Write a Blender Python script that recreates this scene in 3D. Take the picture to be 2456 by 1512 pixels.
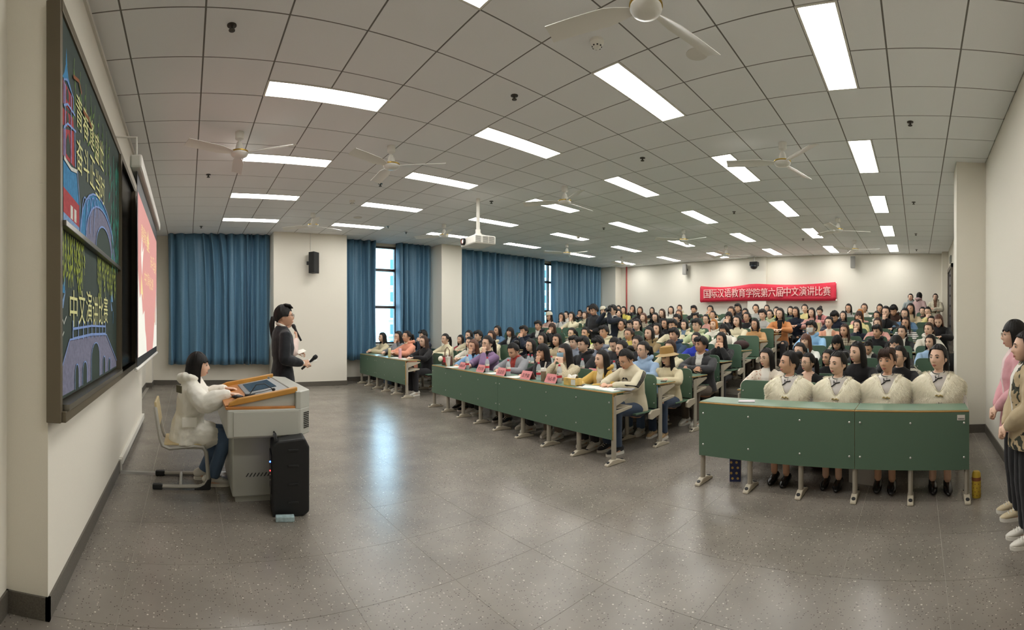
import bpy, bmesh, math, random
import numpy as np
from mathutils import Vector, Matrix
PI = math.pi
SC = bpy.context.scene
COL = SC.collection
for _o in list(bpy.data.objects):
    bpy.data.objects.remove(_o)
random.seed(7)

# ------------------------------------------------------------------ camera
# The photograph is a phone panorama, so the camera is a central cylindrical one:
# 1115 px per radian, horizon on row 782, window-wall normal on column 449.
F, XV, Y0, EYE = 1115.0, 449.2, 782.0, 1.46
cam = bpy.data.cameras.new('camera')
camo = bpy.data.objects.new('camera', cam)
COL.objects.link(camo)
cam.type = 'PANO'
cam.panorama_type = 'CENTRAL_CYLINDRICAL'
cam.central_cylindrical_range_u_min = -1228 / F
cam.central_cylindrical_range_u_max = 1228 / F
cam.central_cylindrical_range_v_min = -(1512 - Y0) / F
cam.central_cylindrical_range_v_max = Y0 / F
cam.central_cylindrical_radius = 1.0
cam.clip_end = 500
camo.location = (0, 0, EYE)
camo.rotation_euler = (PI / 2, 0, -(1228 - XV) / F)
SC.camera = camo

# ------------------------------------------------------------------ light
world = bpy.data.worlds.new('world')
SC.world = world
world.use_nodes = True
bg = world.node_tree.nodes['Background']
bg.inputs[0].default_value = (.52, .79, 1.0, 1)
bg.inputs[1].default_value = 3.3
PANEL_STRENGTH = 7.5
PANEL_COLOR = (1.0, .985, .945)
vs = SC.view_settings
vs.view_transform = 'Standard'
vs.look = 'None'
vs.gamma = 1
vs.use_curve_mapping = False
vs.exposure = 1.66
SC.cycles.use_denoising = True
SC.cycles.max_bounces = 6
SC.cycles.diffuse_bounces = 4
SC.cycles.adaptive_threshold = .03
SC.cycles.glossy_bounces = 3
SC.cycles.transmission_bounces = 5
SC.cycles.sample_clamp_indirect = 6
SC.cycles.caustics_reflective = False
SC.cycles.caustics_refractive = False

# ------------------------------------------------------------------ helpers
def lin(h):
    h = h.lstrip('#')
    c = [int(h[i:i + 2], 16) / 255 for i in (0, 2, 4)]
    return tuple(x / 12.92 if x <= .04045 else ((x + .055) / 1.055) ** 2.4 for x in c) + (1,)

MATS = {}
def mat(name, hexc='#808080', rough=.5, metal=0., spec=.5, bump=0., bscale=60., var=0., sheen=0., emit=0., trans=0., alpha=1., coat=0.):
    if name in MATS:
        return MATS[name]
    m = bpy.data.materials.new(name)
    m.use_nodes = True
    nt = m.node_tree
    b = nt.nodes['Principled BSDF']
    c = lin(hexc)
    b.inputs['Base Color'].default_value = c
    b.inputs['Roughness'].default_value = rough
    b.inputs['Metallic'].default_value = metal
    b.inputs['Specular IOR Level'].default_value = spec
    if sheen:
        b.inputs['Sheen Weight'].default_value = sheen
        b.inputs['Sheen Roughness'].default_value = .5
    if coat:
        b.inputs['Coat Weight'].default_value = coat
    if emit:
        b.inputs['Emission Color'].default_value = c
        b.inputs['Emission Strength'].default_value = emit
    if trans:
        b.inputs['Transmission Weight'].default_value = trans
    b.inputs['Alpha'].default_value = alpha
    if bump or var:
        tc = nt.nodes.new('ShaderNodeTexCoord')
        n = nt.nodes.new('ShaderNodeTexNoise')
        n.inputs['Scale'].default_value = bscale
        n.inputs['Detail'].default_value = 4
        nt.links.new(tc.outputs['Object'], n.inputs['Vector'])
        if bump:
            bp = nt.nodes.new('ShaderNodeBump')
            bp.inputs['Strength'].default_value = bump
            bp.inputs['Distance'].default_value = .01
            nt.links.new(n.outputs['Fac'], bp.inputs['Height'])
            nt.links.new(bp.outputs['Normal'], b.inputs['Normal'])
        if var:
            r = nt.nodes.new('ShaderNodeValToRGB')
            r.color_ramp.elements[0].position = .3
            r.color_ramp.elements[1].position = .7
            r.color_ramp.elements[0].color = tuple(x * (1 - var) for x in c[:3]) + (1,)
            r.color_ramp.elements[1].color = tuple(min(1, x * (1 + var)) for x in c[:3]) + (1,)
            nt.links.new(n.outputs['Fac'], r.inputs['Fac'])
            nt.links.new(r.outputs['Color'], b.inputs['Base Color'])
    MATS[name] = m
    return m

class MB:
    """Collects shapes; build() links them as ONE mesh object."""
    def __init__(s):
        s.v = []; s.f = []; s.m = []
    def add(s, vs, fs, mi=0, M=None):
        n = len(s.v)
        if M is not None:
            vs = [M @ Vector(p) for p in vs]
        s.v += [tuple(p) for p in vs]
        s.f += [tuple(i + n for i in q) for q in fs]
        s.m += [mi] * len(fs)
        return s
    def box(s, x0, x1, y0, y1, z0, z1, mi=0, M=None):
        vs = [(x, y, z) for z in (z0, z1) for y in (y0, y1) for x in (x0, x1)]
        return s.add(vs, [(0, 2, 3, 1), (4, 5, 7, 6), (0, 1, 5, 4), (2, 6, 7, 3), (0, 4, 6, 2), (1, 3, 7, 5)], mi, M)
    def prism(s, pts, axis, a, b, mi=0, M=None):
        """polygon pts (2D) pushed along axis from a to b; other axes in xyz order"""
        n = len(pts)
        def P(p, t):
            return {'x': (t, p[0], p[1]), 'y': (p[0], t, p[1]), 'z': (p[0], p[1], t)}[axis]
        vs = [P(p, a) for p in pts] + [P(p, b) for p in pts]
        fs = [tuple(range(n - 1, -1, -1)), tuple(range(n, 2 * n))]
        fs += [(i, (i + 1) % n, n + (i + 1) % n, n + i) for i in range(n)]
        return s.add(vs, fs, mi, M)
    def lathe(s, prof, seg=16, mi=0, M=None, cap=True):
        """profile of (r, z) turned round z"""
        vs = []; fs = []
        for r, z in prof:
            for k in range(seg):
                a = 2 * PI * k / seg
                vs.append((r * math.cos(a), r * math.sin(a), z))
        for i in range(len(prof) - 1):
            for k in range(seg):
                a, b = i * seg + k, i * seg + (k + 1) % seg
                fs.append((a, b, b + seg, a + seg))
        if cap:
            fs.append(tuple(range(seg - 1, -1, -1)))
            fs.append(tuple(range((len(prof) - 1) * seg, len(prof) * seg)))
        return s.add(vs, fs, mi, M)
    def tube(s, pts, rad, seg=10, mi=0, M=None, ref=(0, 1, 0), round_=True):
        """closed tube along pts; rad = list of r or (a, b): b along ref, a across it"""
        pts = [Vector(p) for p in pts]
        rad = [(r, r) if not isinstance(r, tuple) else r for r in (rad if isinstance(rad, (list, tuple)) else [rad] * len(pts))]
        if round_:
            d0 = (pts[0] - pts[1]).normalized(); d1 = (pts[-1] - pts[-2]).normalized()
            m0, m1 = min(rad[0]), min(rad[-1])
            pts = [pts[0] + d0 * m0 * .8] + pts + [pts[-1] + d1 * m1 * .8]
            rad = [(rad[0][0] * .55, rad[0][1] * .55)] + rad + [(rad[-1][0] * .55, rad[-1][1] * .55)]
        vs = []; fs = []; n = len(pts)
        ref = Vector(ref)
        for i, p in enumerate(pts):
            d = (pts[min(i + 1, n - 1)] - pts[max(i - 1, 0)]).normalized()
            b = ref - d * ref.dot(d)
            if b.length < .1:
                q = Vector((1, 0, 0)); b = q - d * q.dot(d)
            b.normalize(); a = d.cross(b)
            for k in range(seg):
                t = 2 * PI * k / seg
                vs.append(p + a * (rad[i][0] * math.cos(t)) + b * (rad[i][1] * math.sin(t)))
        for i in range(n - 1):
            for k in range(seg):
                a, b = i * seg + k, i * seg + (k + 1) % seg
                fs.append((a, b, b + seg, a + seg))
        fs.append(tuple(range(seg - 1, -1, -1)))
        fs.append(tuple(range((n - 1) * seg, n * seg)))
        return s.add(vs, fs, mi, M)
    def ell(s, c, r, nu=14, nv=9, mi=0, M=None):
        vs = [(c[0], c[1], c[2] + r[2])]
        for i in range(1, nv):
            t = PI * i / nv
            for k in range(nu):
                a = 2 * PI * k / nu
                vs.append((c[0] + r[0] * math.sin(t) * math.cos(a), c[1] + r[1] * math.sin(t) * math.sin(a), c[2] + r[2] * math.cos(t)))
        vs.append((c[0], c[1], c[2] - r[2]))
        fs = [(0, 1 + k, 1 + (k + 1) % nu) for k in range(nu)]
        for i in range(nv - 2):
            for k in range(nu):
                a, b = 1 + i * nu + k, 1 + i * nu + (k + 1) % nu
                fs.append((a, a + nu, b + nu, b))
        l = len(vs) - 1
        fs += [(l, l - nu + (k + 1) % nu, l - nu + k) for k in range(nu)]
        return s.add(vs, fs, mi, M)
    def grid(s, fn, nu, nv, mi=0, M=None, close=False):
        vs = [fn(i / (nu if close else nu - 1), j / (nv - 1)) for j in range(nv) for i in range(nu)]
        fs = []
        for j in range(nv - 1):
            for i in range(nu if close else nu - 1):
                a = j * nu + i; b = j * nu + (i + 1) % nu
                fs.append((a, b, b + nu, a + nu))
        return s.add(vs, fs, mi, M)
    def mesh(s, name, mats, smooth=False, bevel=0., seg=2):
        me = bpy.data.meshes.new(name)
        me.from_pydata(s.v, [], s.f)
        for m in (mats if isinstance(mats, (list, tuple)) else [mats]):
            me.materials.append(m)
        if s.f and max(s.m):
            me.polygons.foreach_set('material_index', s.m)
        if bevel:
            bm = bmesh.new(); bm.from_mesh(me)
            es = [e for e in bm.edges if len(e.link_faces) == 2 and e.calc_face_angle(0) > .6]
            bmesh.ops.bevel(bm, geom=es, offset=bevel, segments=seg, affect='EDGES', profile=.5)
            bm.to_mesh(me); bm.free()
        if smooth is True:
            me.polygons.foreach_set('use_smooth', [True] * len(me.polygons))
        elif smooth:
            me.polygons.foreach_set('use_smooth', [True] * len(me.polygons))
            me.set_sharp_from_angle(angle=math.radians(smooth))
        me.update()
        return me
    def build(s, name, mats, parent=None, M=None, **k):
        return obj(name, s.mesh(name, mats, **k), parent, M)

def obj(name, me, parent=None, M=None):
    o = bpy.data.objects.new(name, me)
    COL.objects.link(o)
    o.parent = parent
    if M is not None:
        o.matrix_local = M
    return o
def tag(o, label=None, cat=None, group=None, kind=None):
    if label: o['label'] = label
    if cat: o['category'] = cat
    if group: o['group'] = group
    if kind: o['kind'] = kind
    return o
def thing(name, label, cat, loc=(0, 0, 0), rz=0., group=None, scale=1.):
    o = obj(name, None)
    o.location = loc; o.rotation_euler = (0, 0, rz); o.scale = (scale,) * 3
    return tag(o, label, cat, group)
def struct(name, mb, m, parent=None, **k):
    o = mb.build(name, m, parent, **k)
    if parent is None: o['kind'] = 'structure'
    return o
def T(x=0, y=0, z=0): return Matrix.Translation((x, y, z))
def RZ(a): return Matrix.Rotation(a, 4, 'Z')
def RY(a): return Matrix.Rotation(a, 4, 'Y')
def RX(a): return Matrix.Rotation(a, 4, 'X')
def text_mesh(body, size, m, depth=0., name='lettering'):
    cu = bpy.data.curves.new(name, 'FONT')
    cu.body = body; cu.size = size; cu.extrude = depth; cu.resolution_u = 3
    o = bpy.data.objects.new(name, cu); COL.objects.link(o)
    dg = bpy.context.evaluated_depsgraph_get()
    me = bpy.data.meshes.new_from_object(o.evaluated_get(dg))
    bpy.data.objects.remove(o)
    me.materials.clear(); me.materials.append(m)
    return me
def extent(me):
    a = np.empty(len(me.vertices) * 3); me.vertices.foreach_get('co', a); a = a.reshape(-1, 3)
    return a.min(0), a.max(0)
def ordinal(n):
    return ['first', 'second', 'third', 'fourth', 'fifth', 'sixth', 'seventh', 'eighth', 'ninth', 'tenth', 'eleventh'][n - 1]

# the rows of benches bend back towards the windows; off() is how far
def off(v):
    return 0. if v < 2.9 else .085 * (v - 2.9) if v < 7.3 else .374 + .02 * (v - 7.3)
def level(k):
    return 0. if k <= 3 else .135 * (k - 3)
U1, PITCH = 3.85, .925
CEIL = 3.69
# ------------------------------------------------------------------ setting: materials
M_wall = mat('wall_paint', '#e2ddd0', .85, bump=.04, bscale=180, var=.02)
M_ceil = mat('ceiling_board', '#f0f1f2', .9, bump=.05, bscale=220, var=.02)
M_slot = mat('grid_bar_grey', '#75716b', .6)  # mid grey of the T-bars between the ceiling tiles
M_skirt = mat('skirting_stone', '#5c574f', .4, var=.25, bscale=140)
M_white = mat('white_enamel', '#e6e3da', .4)
M_dark = mat('black_plastic', '#17181a', .45)
M_steel = mat('brushed_steel', '#a9a9a6', .35, .8)
def terrazzo():
    m = bpy.data.materials.new('terrazzo_tile'); m.use_nodes = True
    nt = m.node_tree; L = nt.links; b = nt.nodes['Principled BSDF']
    tc = nt.nodes.new('ShaderNodeTexCoord'); gm = nt.nodes.new('ShaderNodeNewGeometry')
    base = nt.nodes.new('ShaderNodeTexNoise'); base.inputs['Scale'].default_value = 2.2; base.inputs['Detail'].default_value = 6
    L.new(gm.outputs['Position'], base.inputs['Vector'])
    r = nt.nodes.new('ShaderNodeValToRGB')
    r.color_ramp.elements[0].position = .3; r.color_ramp.elements[0].color = lin('#736d65')
    r.color_ramp.elements[1].position = .7; r.color_ramp.elements[1].color = lin('#857e75')
    L.new(base.outputs['Fac'], r.inputs['Fac'])
    col = r.outputs['Color']
    for sc, lo, hexc, size in ((60, .82, '#a8a194', .26), (80, .80, '#4d4740', .30), (30, .90, '#bdb6a8', .17)):
        v = nt.nodes.new('ShaderNodeTexVoronoi'); v.inputs['Scale'].default_value = sc
        L.new(gm.outputs['Position'], v.inputs['Vector'])
        sp = nt.nodes.new('ShaderNodeSeparateColor'); L.new(v.outputs['Color'], sp.inputs['Color'])
        a = nt.nodes.new('ShaderNodeMath'); a.operation = 'GREATER_THAN'; a.inputs[1].default_value = lo
        L.new(sp.outputs[0], a.inputs[0])
        d = nt.nodes.new('ShaderNodeMath'); d.operation = 'LESS_THAN'; d.inputs[1].default_value = size
        L.new(v.outputs['Distance'], d.inputs[0])
        mu = nt.nodes.new('ShaderNodeMath'); mu.operation = 'MULTIPLY'
        L.new(a.outputs[0], mu.inputs[0]); L.new(d.outputs[0], mu.inputs[1])
        mx = nt.nodes.new('ShaderNodeMix'); mx.data_type = 'RGBA'
        L.new(mu.outputs[0], mx.inputs['Factor']); L.new(col, mx.inputs['A']); mx.inputs['B'].default_value = lin(hexc)
        col = mx.outputs['Result']
    L.new(col, b.inputs['Base Color'])
    b.inputs['Roughness'].default_value = .27
    b.inputs['Specular IOR Level'].default_value = .45
    return m
M_floor = terrazzo()
M_grout = mat('floor_joint', '#aaa498', .7)

# ------------------------------------------------------------------ floor: slab, tiles, stepped tiers
UA, UB, VA, VB = -.9, 14.35, -.93, 11.6       # room extents
floor = struct('floor', MB().box(UA - .1, UB + .1, VA - .1, VB + .1, -.12, -.0015), M_grout)
_tm = {}
def floor_tile(u0, u1, v0, v1):
    w, d = round(u1 - u0, 3), round(v1 - v0, 3)
    if (w, d) not in _tm:
        _tm[(w, d)] = MB().box(0, w - .0024, 0, d - .0024, -.008, 0).mesh('floor_tile', M_floor)
    obj('floor_tile', _tm[(w, d)], floor, T(u0 + .0012, v0 + .0012, 0))
def cuts(a, b, start):
    k = math.ceil((a - start) / .6); e = [a]
    while start + .6 * k < b:
        if start + .6 * k > a + 1e-6: e.append(start + .6 * k)
        k += 1
    return e + [b]
us = cuts(UA, 6.58, -.343); vs_ = cuts(VA, VB, .44)
for i in range(len(us) - 1):
    for j in range(len(vs_) - 1):
        floor_tile(us[i], us[i + 1], vs_[j], vs_[j + 1])
for k in range(4, 12):                         # one low step per row from the fourth row on
    vv = [VA - .05, 2.9, 4.4, 5.8, 7.3, 9.4, VB + .05]
    ue = lambda v: U1 + PITCH * (k - 1) - .14 + off(v)
    pts = [(ue(v), v) for v in vv] + [(UB + .05, VB + .05), (UB + .05, VA - .05)]
    z1 = level(min(k, 11)) if k < 11 else level(10)
    if k < 11:
        struct('floor_step', MB().prism(pts, 'z', z1 - .137 if k > 4 else -.005, z1), M_floor)

# ------------------------------------------------------------------ walls
def wall(name, *boxes):
    mb = MB()
    for b in boxes: mb.box(*b)
    return struct(name, mb, M_wall)
V_B, V_W = 10.8, 11.5                          # pillar faces and bay wall of the window side
wall('wall_front', (-1.1, -.68, 2.2, 6.95, -.05, 3.9), (-1.1, -.98, 6.9, 11.7, -.05, 3.9), (-1.1, -.84, 10.95, 11.7, -.05, 3.9), (-1.1, -.9, -2.5, 2.25, -.05, 3.9))
wall('wall_right', (-1.1, 14.6, -1.13, -.93, -.05, 3.9), (6.3, 6.76, -.95, -.53, -.05, 3.9), (13.95, 14.4, -.95, -.74, -.05, 3.9))
wall('wall_back', (14.35, 14.6, -1.1, 11.8, -.05, 3.9), (14.2, 14.4, 4.80, 5.44, -.05, 3.9))
SILL = .97
wall('wall_window', (-1.1, 14.6, V_W, V_W + .22, -.05, SILL),
     (2.03, 3.86, V_B, V_W + .2, -.05, 3.9), (6.58, 7.24, V_B, V_W + .2, -.05, 3.9), (13.95, 14.5, 10.6, V_W + .2, -.05, 3.9),
     (-1.1, -.35, V_W, V_W + .22, SILL, 3.9), (-.35, 14.6, V_W, V_W + .22, 3.62, 3.9))
def skirting(name, *boxes):
    mb = MB()
    for b in boxes: mb.box(*b)
    o = struct(name, mb, M_skirt); return o
HB = .115
skirting('baseboard_front', (-.69, -.668, 2.188, 6.96, 0, HB), (-.9, -.668, 2.188, 2.21, 0, HB), (-.92, -.888, VA, 2.2, 0, HB), (-.99, -.968, 6.95, 10.95, 0, HB), (-.99, -.828, 10.938, 10.96, 0, HB), (-.85, -.828, 10.95, V_W, 0, HB))
skirting('baseboard_window', (-.84, 2.03, V_W - .012, V_W + .01, 0, HB), (2.018, 3.872, V_B - .012, V_B + .01, 0, HB), (3.85, 3.872, V_B, V_W, 0, HB), (2.018, 2.04, V_B, V_W, 0, HB), (3.86, 6.58, V_W - .012, V_W + .01, 0, HB), (6.568, 7.252, V_B - .012, V_B + .01, 0, HB + .1))
skirting('baseboard_right', (-.9, 6.3, -.94, -.918, 0, HB), (6.288, 6.31, -.94, -.52, 0, HB), (6.3, 6.76, -.54, -.518, 0, HB))
M_trunk = mat('white_trunking', '#d9d6cd', .45)
tr = struct('trim_1', MB().box(-.685, -.645, 4.62, 6.97, .07, .14), M_trunk)
struct('trim_2', MB().box(-.69, -.66, 2.2, 6.95, 3.60, 3.64), M_trunk)
MB().box(-.69, -.652, 4.58, 4.62, 0, .13).build('end_cap', M_trunk, tr)

# ------------------------------------------------------------------ suspended ceiling with its lights
ceiling = struct('ceiling', MB().box(-1.1, 14.6, -1.1, 11.8, 3.72, 3.85), M_ceil)
CU, CV = -.469, 3.25
LIT = []
for c in range(6):
    for r in range(-2, 4):
        LIT.append((CU + .6 * (2 + 4 * c), CV + .6 * (1.5 + 3 * r)))
cu = [CU + .6 * k for k in range(0, 26)]; cu[0] = UA if cu[0] > UA else cu[0]
cu = [UA] + [CU + .6 * k for k in range(0, 25)] + [UB]
cu = sorted(x for x in cu if UA <= x <= UB)
cv = sorted([VA] + [CV + .6 * k for k in range(-6, 14) if VA < CV + .6 * k < VB] + [VB])
tiles = []
for i in range(len(cu) - 1):
    for j in range(len(cv) - 1):
        u0, u1, v0, v1 = cu[i], cu[i + 1], cv[j], cv[j + 1]
        for (lu, lv) in LIT:                   # the half tile beside a light
            if lu - .01 < (u0 + u1) / 2 < lu + 1.21 and v0 < lv + .15 < v1:
                v1 = lv
        if u1 - u0 > .05 and v1 - v0 > .05:
            tiles.append((u0, u1, v0, v1))
def seen_size(t):
    u, v = (t[0] + t[1]) / 2, (t[2] + t[3]) / 2
    a = math.atan2(u, v); r = math.hypot(u, v)
    ok = -.45 < a < 1.85 and r > 3.0
    return -(t[1] - t[0]) * (t[3] - t[2]) / r ** 3 * (1 if ok else .0001)
tiles.sort(key=seen_size)
_cm = {}
rest = MB(); G = .007
for n, (u0, u1, v0, v1) in enumerate(tiles):
    if n < 295:
        w, d = round(u1 - u0, 3), round(v1 - v0, 3)
        if (w, d) not in _cm:
            _cm[(w, d)] = MB().box(0, w - 2 * G, 0, d - 2 * G, 0, .02).mesh('ceiling_tile', M_ceil)
        obj('ceiling_tile', _cm[(w, d)], ceiling, T(u0 + G, v0 + G, CEIL))
    else:
        rest.box(u0 + G, u1 - G, v0 + G, v1 - G, CEIL, CEIL + .02)
tag(rest.build('ceiling_tile', M_ceil, ceiling), kind='stuff')
gb = MB()
for x in cu[1:-1]: gb.box(x - .012, x + .012, VA, VB, CEIL + .0025, CEIL + .02)
for y in cv[1:-1]: gb.box(UA, UB, y - .012, y + .012, CEIL + .0027, CEIL + .0202)
gb.build('ceiling_grid', M_slot, ceiling)
M_panel = bpy.data.materials.new('light_panel'); M_panel.use_nodes = True
_b = M_panel.node_tree.nodes['Principled BSDF']
_b.inputs['Base Color'].default_value = (.9, .9, .88, 1)
_b.inputs['Emission Color'].default_value = PANEL_COLOR + (1,)
_b.inputs['Emission Strength'].default_value = PANEL_STRENGTH
fm = MB()
for b in ((0, 1.2, 0, .018), (0, 1.2, .282, .3), (0, .018, .018, .282), (1.182, 1.2, .018, .282)):
    fm.box(b[0], b[1], b[2], b[3], -.004, .03)
fm = fm.mesh('frame', M_white); pm = MB().box(.018, 1.182, .018, .282, 0, .02).mesh('diffuser', M_panel)
for n, (u, v) in enumerate(LIT):
    c, r = n // 6, n % 6
    t = thing('ceiling_light', 'rectangular ceiling light panel, %s column from blackboard wall, %s from window wall' % (ordinal(c + 1), ordinal(6 - r)), 'light', (u, v, CEIL), group='recessed ceiling light panels')
    obj('frame', fm, t); obj('diffuser', pm, t)

# ceiling fans
M_fan = mat('fan_enamel', '#e2e0d8', .35); M_gold = mat('brass_ring', '#b99a4a', .3, .9)
fan_parts = {
    'canopy': MB().lathe([(.03, .2), (.052, .198), (.05, .12), (.03, .11), (.012, .10), (.012, .05)], 14).mesh('canopy', M_fan, smooth=40),
    'motor': MB().lathe([(.012, .09), (.028, .085), (.04, .05), (.05, .0), (.098, -.03), (.102, -.055), (.088, -.075), (.05, -.088), (.0, -.09)], 22).mesh('motor', M_fan, smooth=40),
    'ring': MB().lathe([(.099, -.022), (.106, -.026), (.106, -.036), (.099, -.040)], 22, cap=False).mesh('ring', M_gold, smooth=40)}
def blade():
    mb = MB()
    def fn(s, t):
        x = .10 + .58 * t
        w = .028 + .036 * min(1, t * 4)
        y = (s - .5) * 2 * w
        return (x, y, -.045 + y * .28 + .006 * math.sin(s * PI))
    mb.grid(fn, 5, 8)
    n = len(mb.v)
    mb.add([(p[0], p[1], p[2] - .005) for p in mb.v], [tuple(reversed(q)) for q in mb.f])
    mb.add([fn(0, j / 7) for j in range(8)] + [tuple(Vector(fn(0, j / 7)) - Vector((0, 0, .005))) for j in range(8)], [(j, j + 1, j + 9, j + 8) for j in range(7)])
    mb.add([fn(1, j / 7) for j in range(8)] + [tuple(Vector(fn(1, j / 7)) - Vector((0, 0, .005))) for j in range(8)], [(j + 1, j, j + 8, j + 9) for j in range(7)])
    return mb.mesh('blade', M_fan, smooth=50)
fan_parts['blade'] = blade()
FANS = [(.6, 5.32, 87), (2.45, 5.22, 84), (5.4, 5.12, 4), (9.45, 5.2, 20), (11.9, 5.2, 60), (2.42, 1.6, 107), (5.42, 1.62, -13), (9.5, 1.64, 50), (12.0, 1.63, 20),
        (2.46, 8.87, 20), (5.36, 8.7, 10), (9.26, 8.7, 40), (12.07, 8.9, 70), (.6, 1.6, 30)]
for n, (u, v, a) in enumerate(FANS):
    lab = 'white three-bladed ceiling fan with a gold ring, %s' % (
        ['over the lectern end, by the projection screen', 'between the projector and the blackboard', 'above the front of the middle benches', 'above the rear of the middle benches', 'nearest the red banner, middle line',
         'largest, nearest the viewer', 'above the front of the aisle-side benches', 'above the middle of the wall-side benches', 'near the back door corner',
         'before the speaker pillar', 'behind the projector pole by the window', 'above the long closed curtain', 'near the red pipe corner', 'behind the viewer'][n])
    t = thing('ceiling_fan', lab, 'fan', (u, v, CEIL - .2), math.radians(a), 'white ceiling fans')
    for k in ('canopy', 'motor', 'ring'): obj(k, fan_parts[k], t)
    for k in range(3): obj('blade', fan_parts['blade'], t, RZ(2 * PI * k / 3))

# sprinklers, smoke detectors, flush speakers
def on_ceiling(x, y):
    a = (x - XV) / F; r = F * (CEIL - EYE) / (Y0 - y)
    return r * math.sin(a), r * math.cos(a)
M_spr = mat('sprinkler_metal', '#54504a', .45, .6)
spr = MB().lathe([(.045, 0), (.045, -.006), (.012, -.01), (.012, -.035), (.03, -.04), (.03, -.046), (.006, -.05)], 14).mesh('sprinkler', M_spr, smooth=40)
SPRV = [(0.33, 3.43), (0.31, 6.84), (0.31, 10.4), (2.91, 3.43), (2.94, 6.67), (5.06, 6.6), (5.12, 3.44), (8.38, 3.49), (5.08, 0.08), (8.37, 0.07), (11.25, 0.04), (13.59, 0.03), (8.26, 6.61), (11.54, 2.9), (5.01, 9.85), (4.35, 9.45), (8.16, 9.54)]
for n, (u, v) in enumerate(SPRV):
    o = obj('sprinkler', spr); o.location = (u, v, CEIL); o.scale = (.8, .8, .9)
    tag(o, 'small dark sprinkler head under the ceiling tiles, %s' % ['nearest the blackboard top', 'above the projection screen', 'before the first curtain', 'in the middle of the near ceiling', 'between the two front fans', 'behind the projector pole', 'right of the middle light rows', 'over the near middle benches', 'nearest along the aisle wall', 'second along the aisle wall', 'third along the aisle wall', 'farthest along the aisle wall', 'over the middle benches by the long curtain', 'before the red banner', 'beside the second pillar', 'over the open window', 'by the far end of the long curtain'][n], 'sprinkler', 'sprinkler heads')
det = MB().lathe([(.055, 0), (.055, -.02), (.045, -.03), (.042, -.045), (.025, -.06), (.0, -.062)], 18).mesh('smoke_detector', M_white, smooth=40)
gr = MB()
for k in range(8): gr.box(.030, .040, -.006, .006, -.053, -.046, M=RZ(k * PI / 4))
gr = gr.mesh('slot', M_dark)
for (u, v), w in (((2.8, 2.31), 'near the big ceiling fan'), ((2.88, 7.77), 'between the light rows before the windows'), ((8.6, 7.7), 'over the rear middle benches')):
    t = thing('smoke_detector', 'white round smoke detector on the ceiling %s' % w, 'detector', (u, v, CEIL), group='smoke detectors')
    obj('housing', det, t); tag(obj('slot', gr, t), kind='stuff')
fl = MB().lathe([(.09, 0), (.09, -.004), (.078, -.007), (.0, -.008)], 22).mesh('flush_speaker', mat('flush_speaker_grey', '#dcd9d2', .8), smooth=40)
for (u, v), w in (((3.39, 1.74), 'by the big fan blade'), ((3.43, 8.93), 'near the far light row')):
    o = obj('flush_speaker', fl); o.location = (u, v, CEIL)
    tag(o, 'flush round grey ceiling speaker %s' % w, 'speaker', 'flush ceiling speakers')

# ------------------------------------------------------------------ windows and what lies behind them
M_frame = mat('window_frame', '#4d4543', .4)
M_glass = mat('window_glass', '#eaf6f8', .02, trans=1.0); M_glass.node_tree.nodes['Principled BSDF'].inputs['IOR'].default_value = 1.02
for n, (u0, u1) in enumerate(((-.35, 2.03), (3.86, 6.58), (7.24, 13.95))):
    fr = MB(); zt = 3.62
    fr.box(u0, u1, V_W + .06, V_W + .14, SILL, SILL + .05); fr.box(u0, u1, V_W + .06, V_W + .14, zt - .05, zt)
    w = struct('window_%d' % (n + 1), fr, M_frame)
    xs = ([u0, .95, u1], [u0, 4.75, 5.55, u1], [u0, 8.4, 9.6, 10.8, 11.35, 12.6, u1])[n]; nm = len(xs) - 1
    for x in xs: MB().box(x - .03, x + .03, V_W + .055, V_W + .145, SILL, zt).build('mullion', M_frame, w)
    for z in (1.97, 2.98): MB().box(u0, u1, V_W + .05, V_W + .15, z - .035, z + .035).build('transom', M_frame, w)
    zz = [SILL + .05, 1.935, 2.005, 2.945, 3.015, zt - .05]
    for k in range(nm):
        for q in range(3):
            MB().box(xs[k] + .03, xs[k + 1] - .03, V_W + .095, V_W + .103, zz[2 * q], zz[2 * q + 1]).build('pane', M_glass, w)
    MB().box(u0, u1, V_W - .06, V_W + .06, SILL - .03, SILL + .004).build('sill', M_white, w)
# towers outside
M_tow = mat('tower_render', '#a9bcbc', .8, var=.05); M_tw2 = mat('tower_green', '#5f9a8c', .7); M_tg = mat('tower_glass', '#2f565e', .2)
def tower(label, u0, u1, v0, v1, z1, nw, nf, cm):
    t = thing('apartment_tower', label, 'building', (u0, v0, -30), group='towers outside the windows')
    MB().box(0, u1 - u0, 0, v1 - v0, 0, z1 + 30).build('wall', cm, t)
    wm = MB().box(-.9, .9, -.25, .3, 0, 1.7).mesh('window', M_tg); bm_ = MB().box(-1.3, 1.3, -.8, .1, -.5, -.1).mesh('balcony', M_tow)
    for f in range(nf):
        for k in range(nw):
            x = (u1 - u0) * (k + .5) / nw; z = z1 + 30 - 3.0 * (f + 1)
            obj('window', wm, t, T(x, 0, z))
            if k % 2 == 0: obj('balcony', bm_, t, T(x, 0, z))
tower('pale tall apartment tower with rows of balconies beyond the open window', 36, 52, 78, 92, 15, 6, 14, M_tow)
tower('low building wrapped in green netting below the tower beyond the window', 24, 46, 60, 70, -1.2, 8, 5, M_tw2)
tower('distant pale apartment tower seen through the narrow curtain gap', 76, 96, 80, 94, 25, 6, 16, M_tow)

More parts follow.
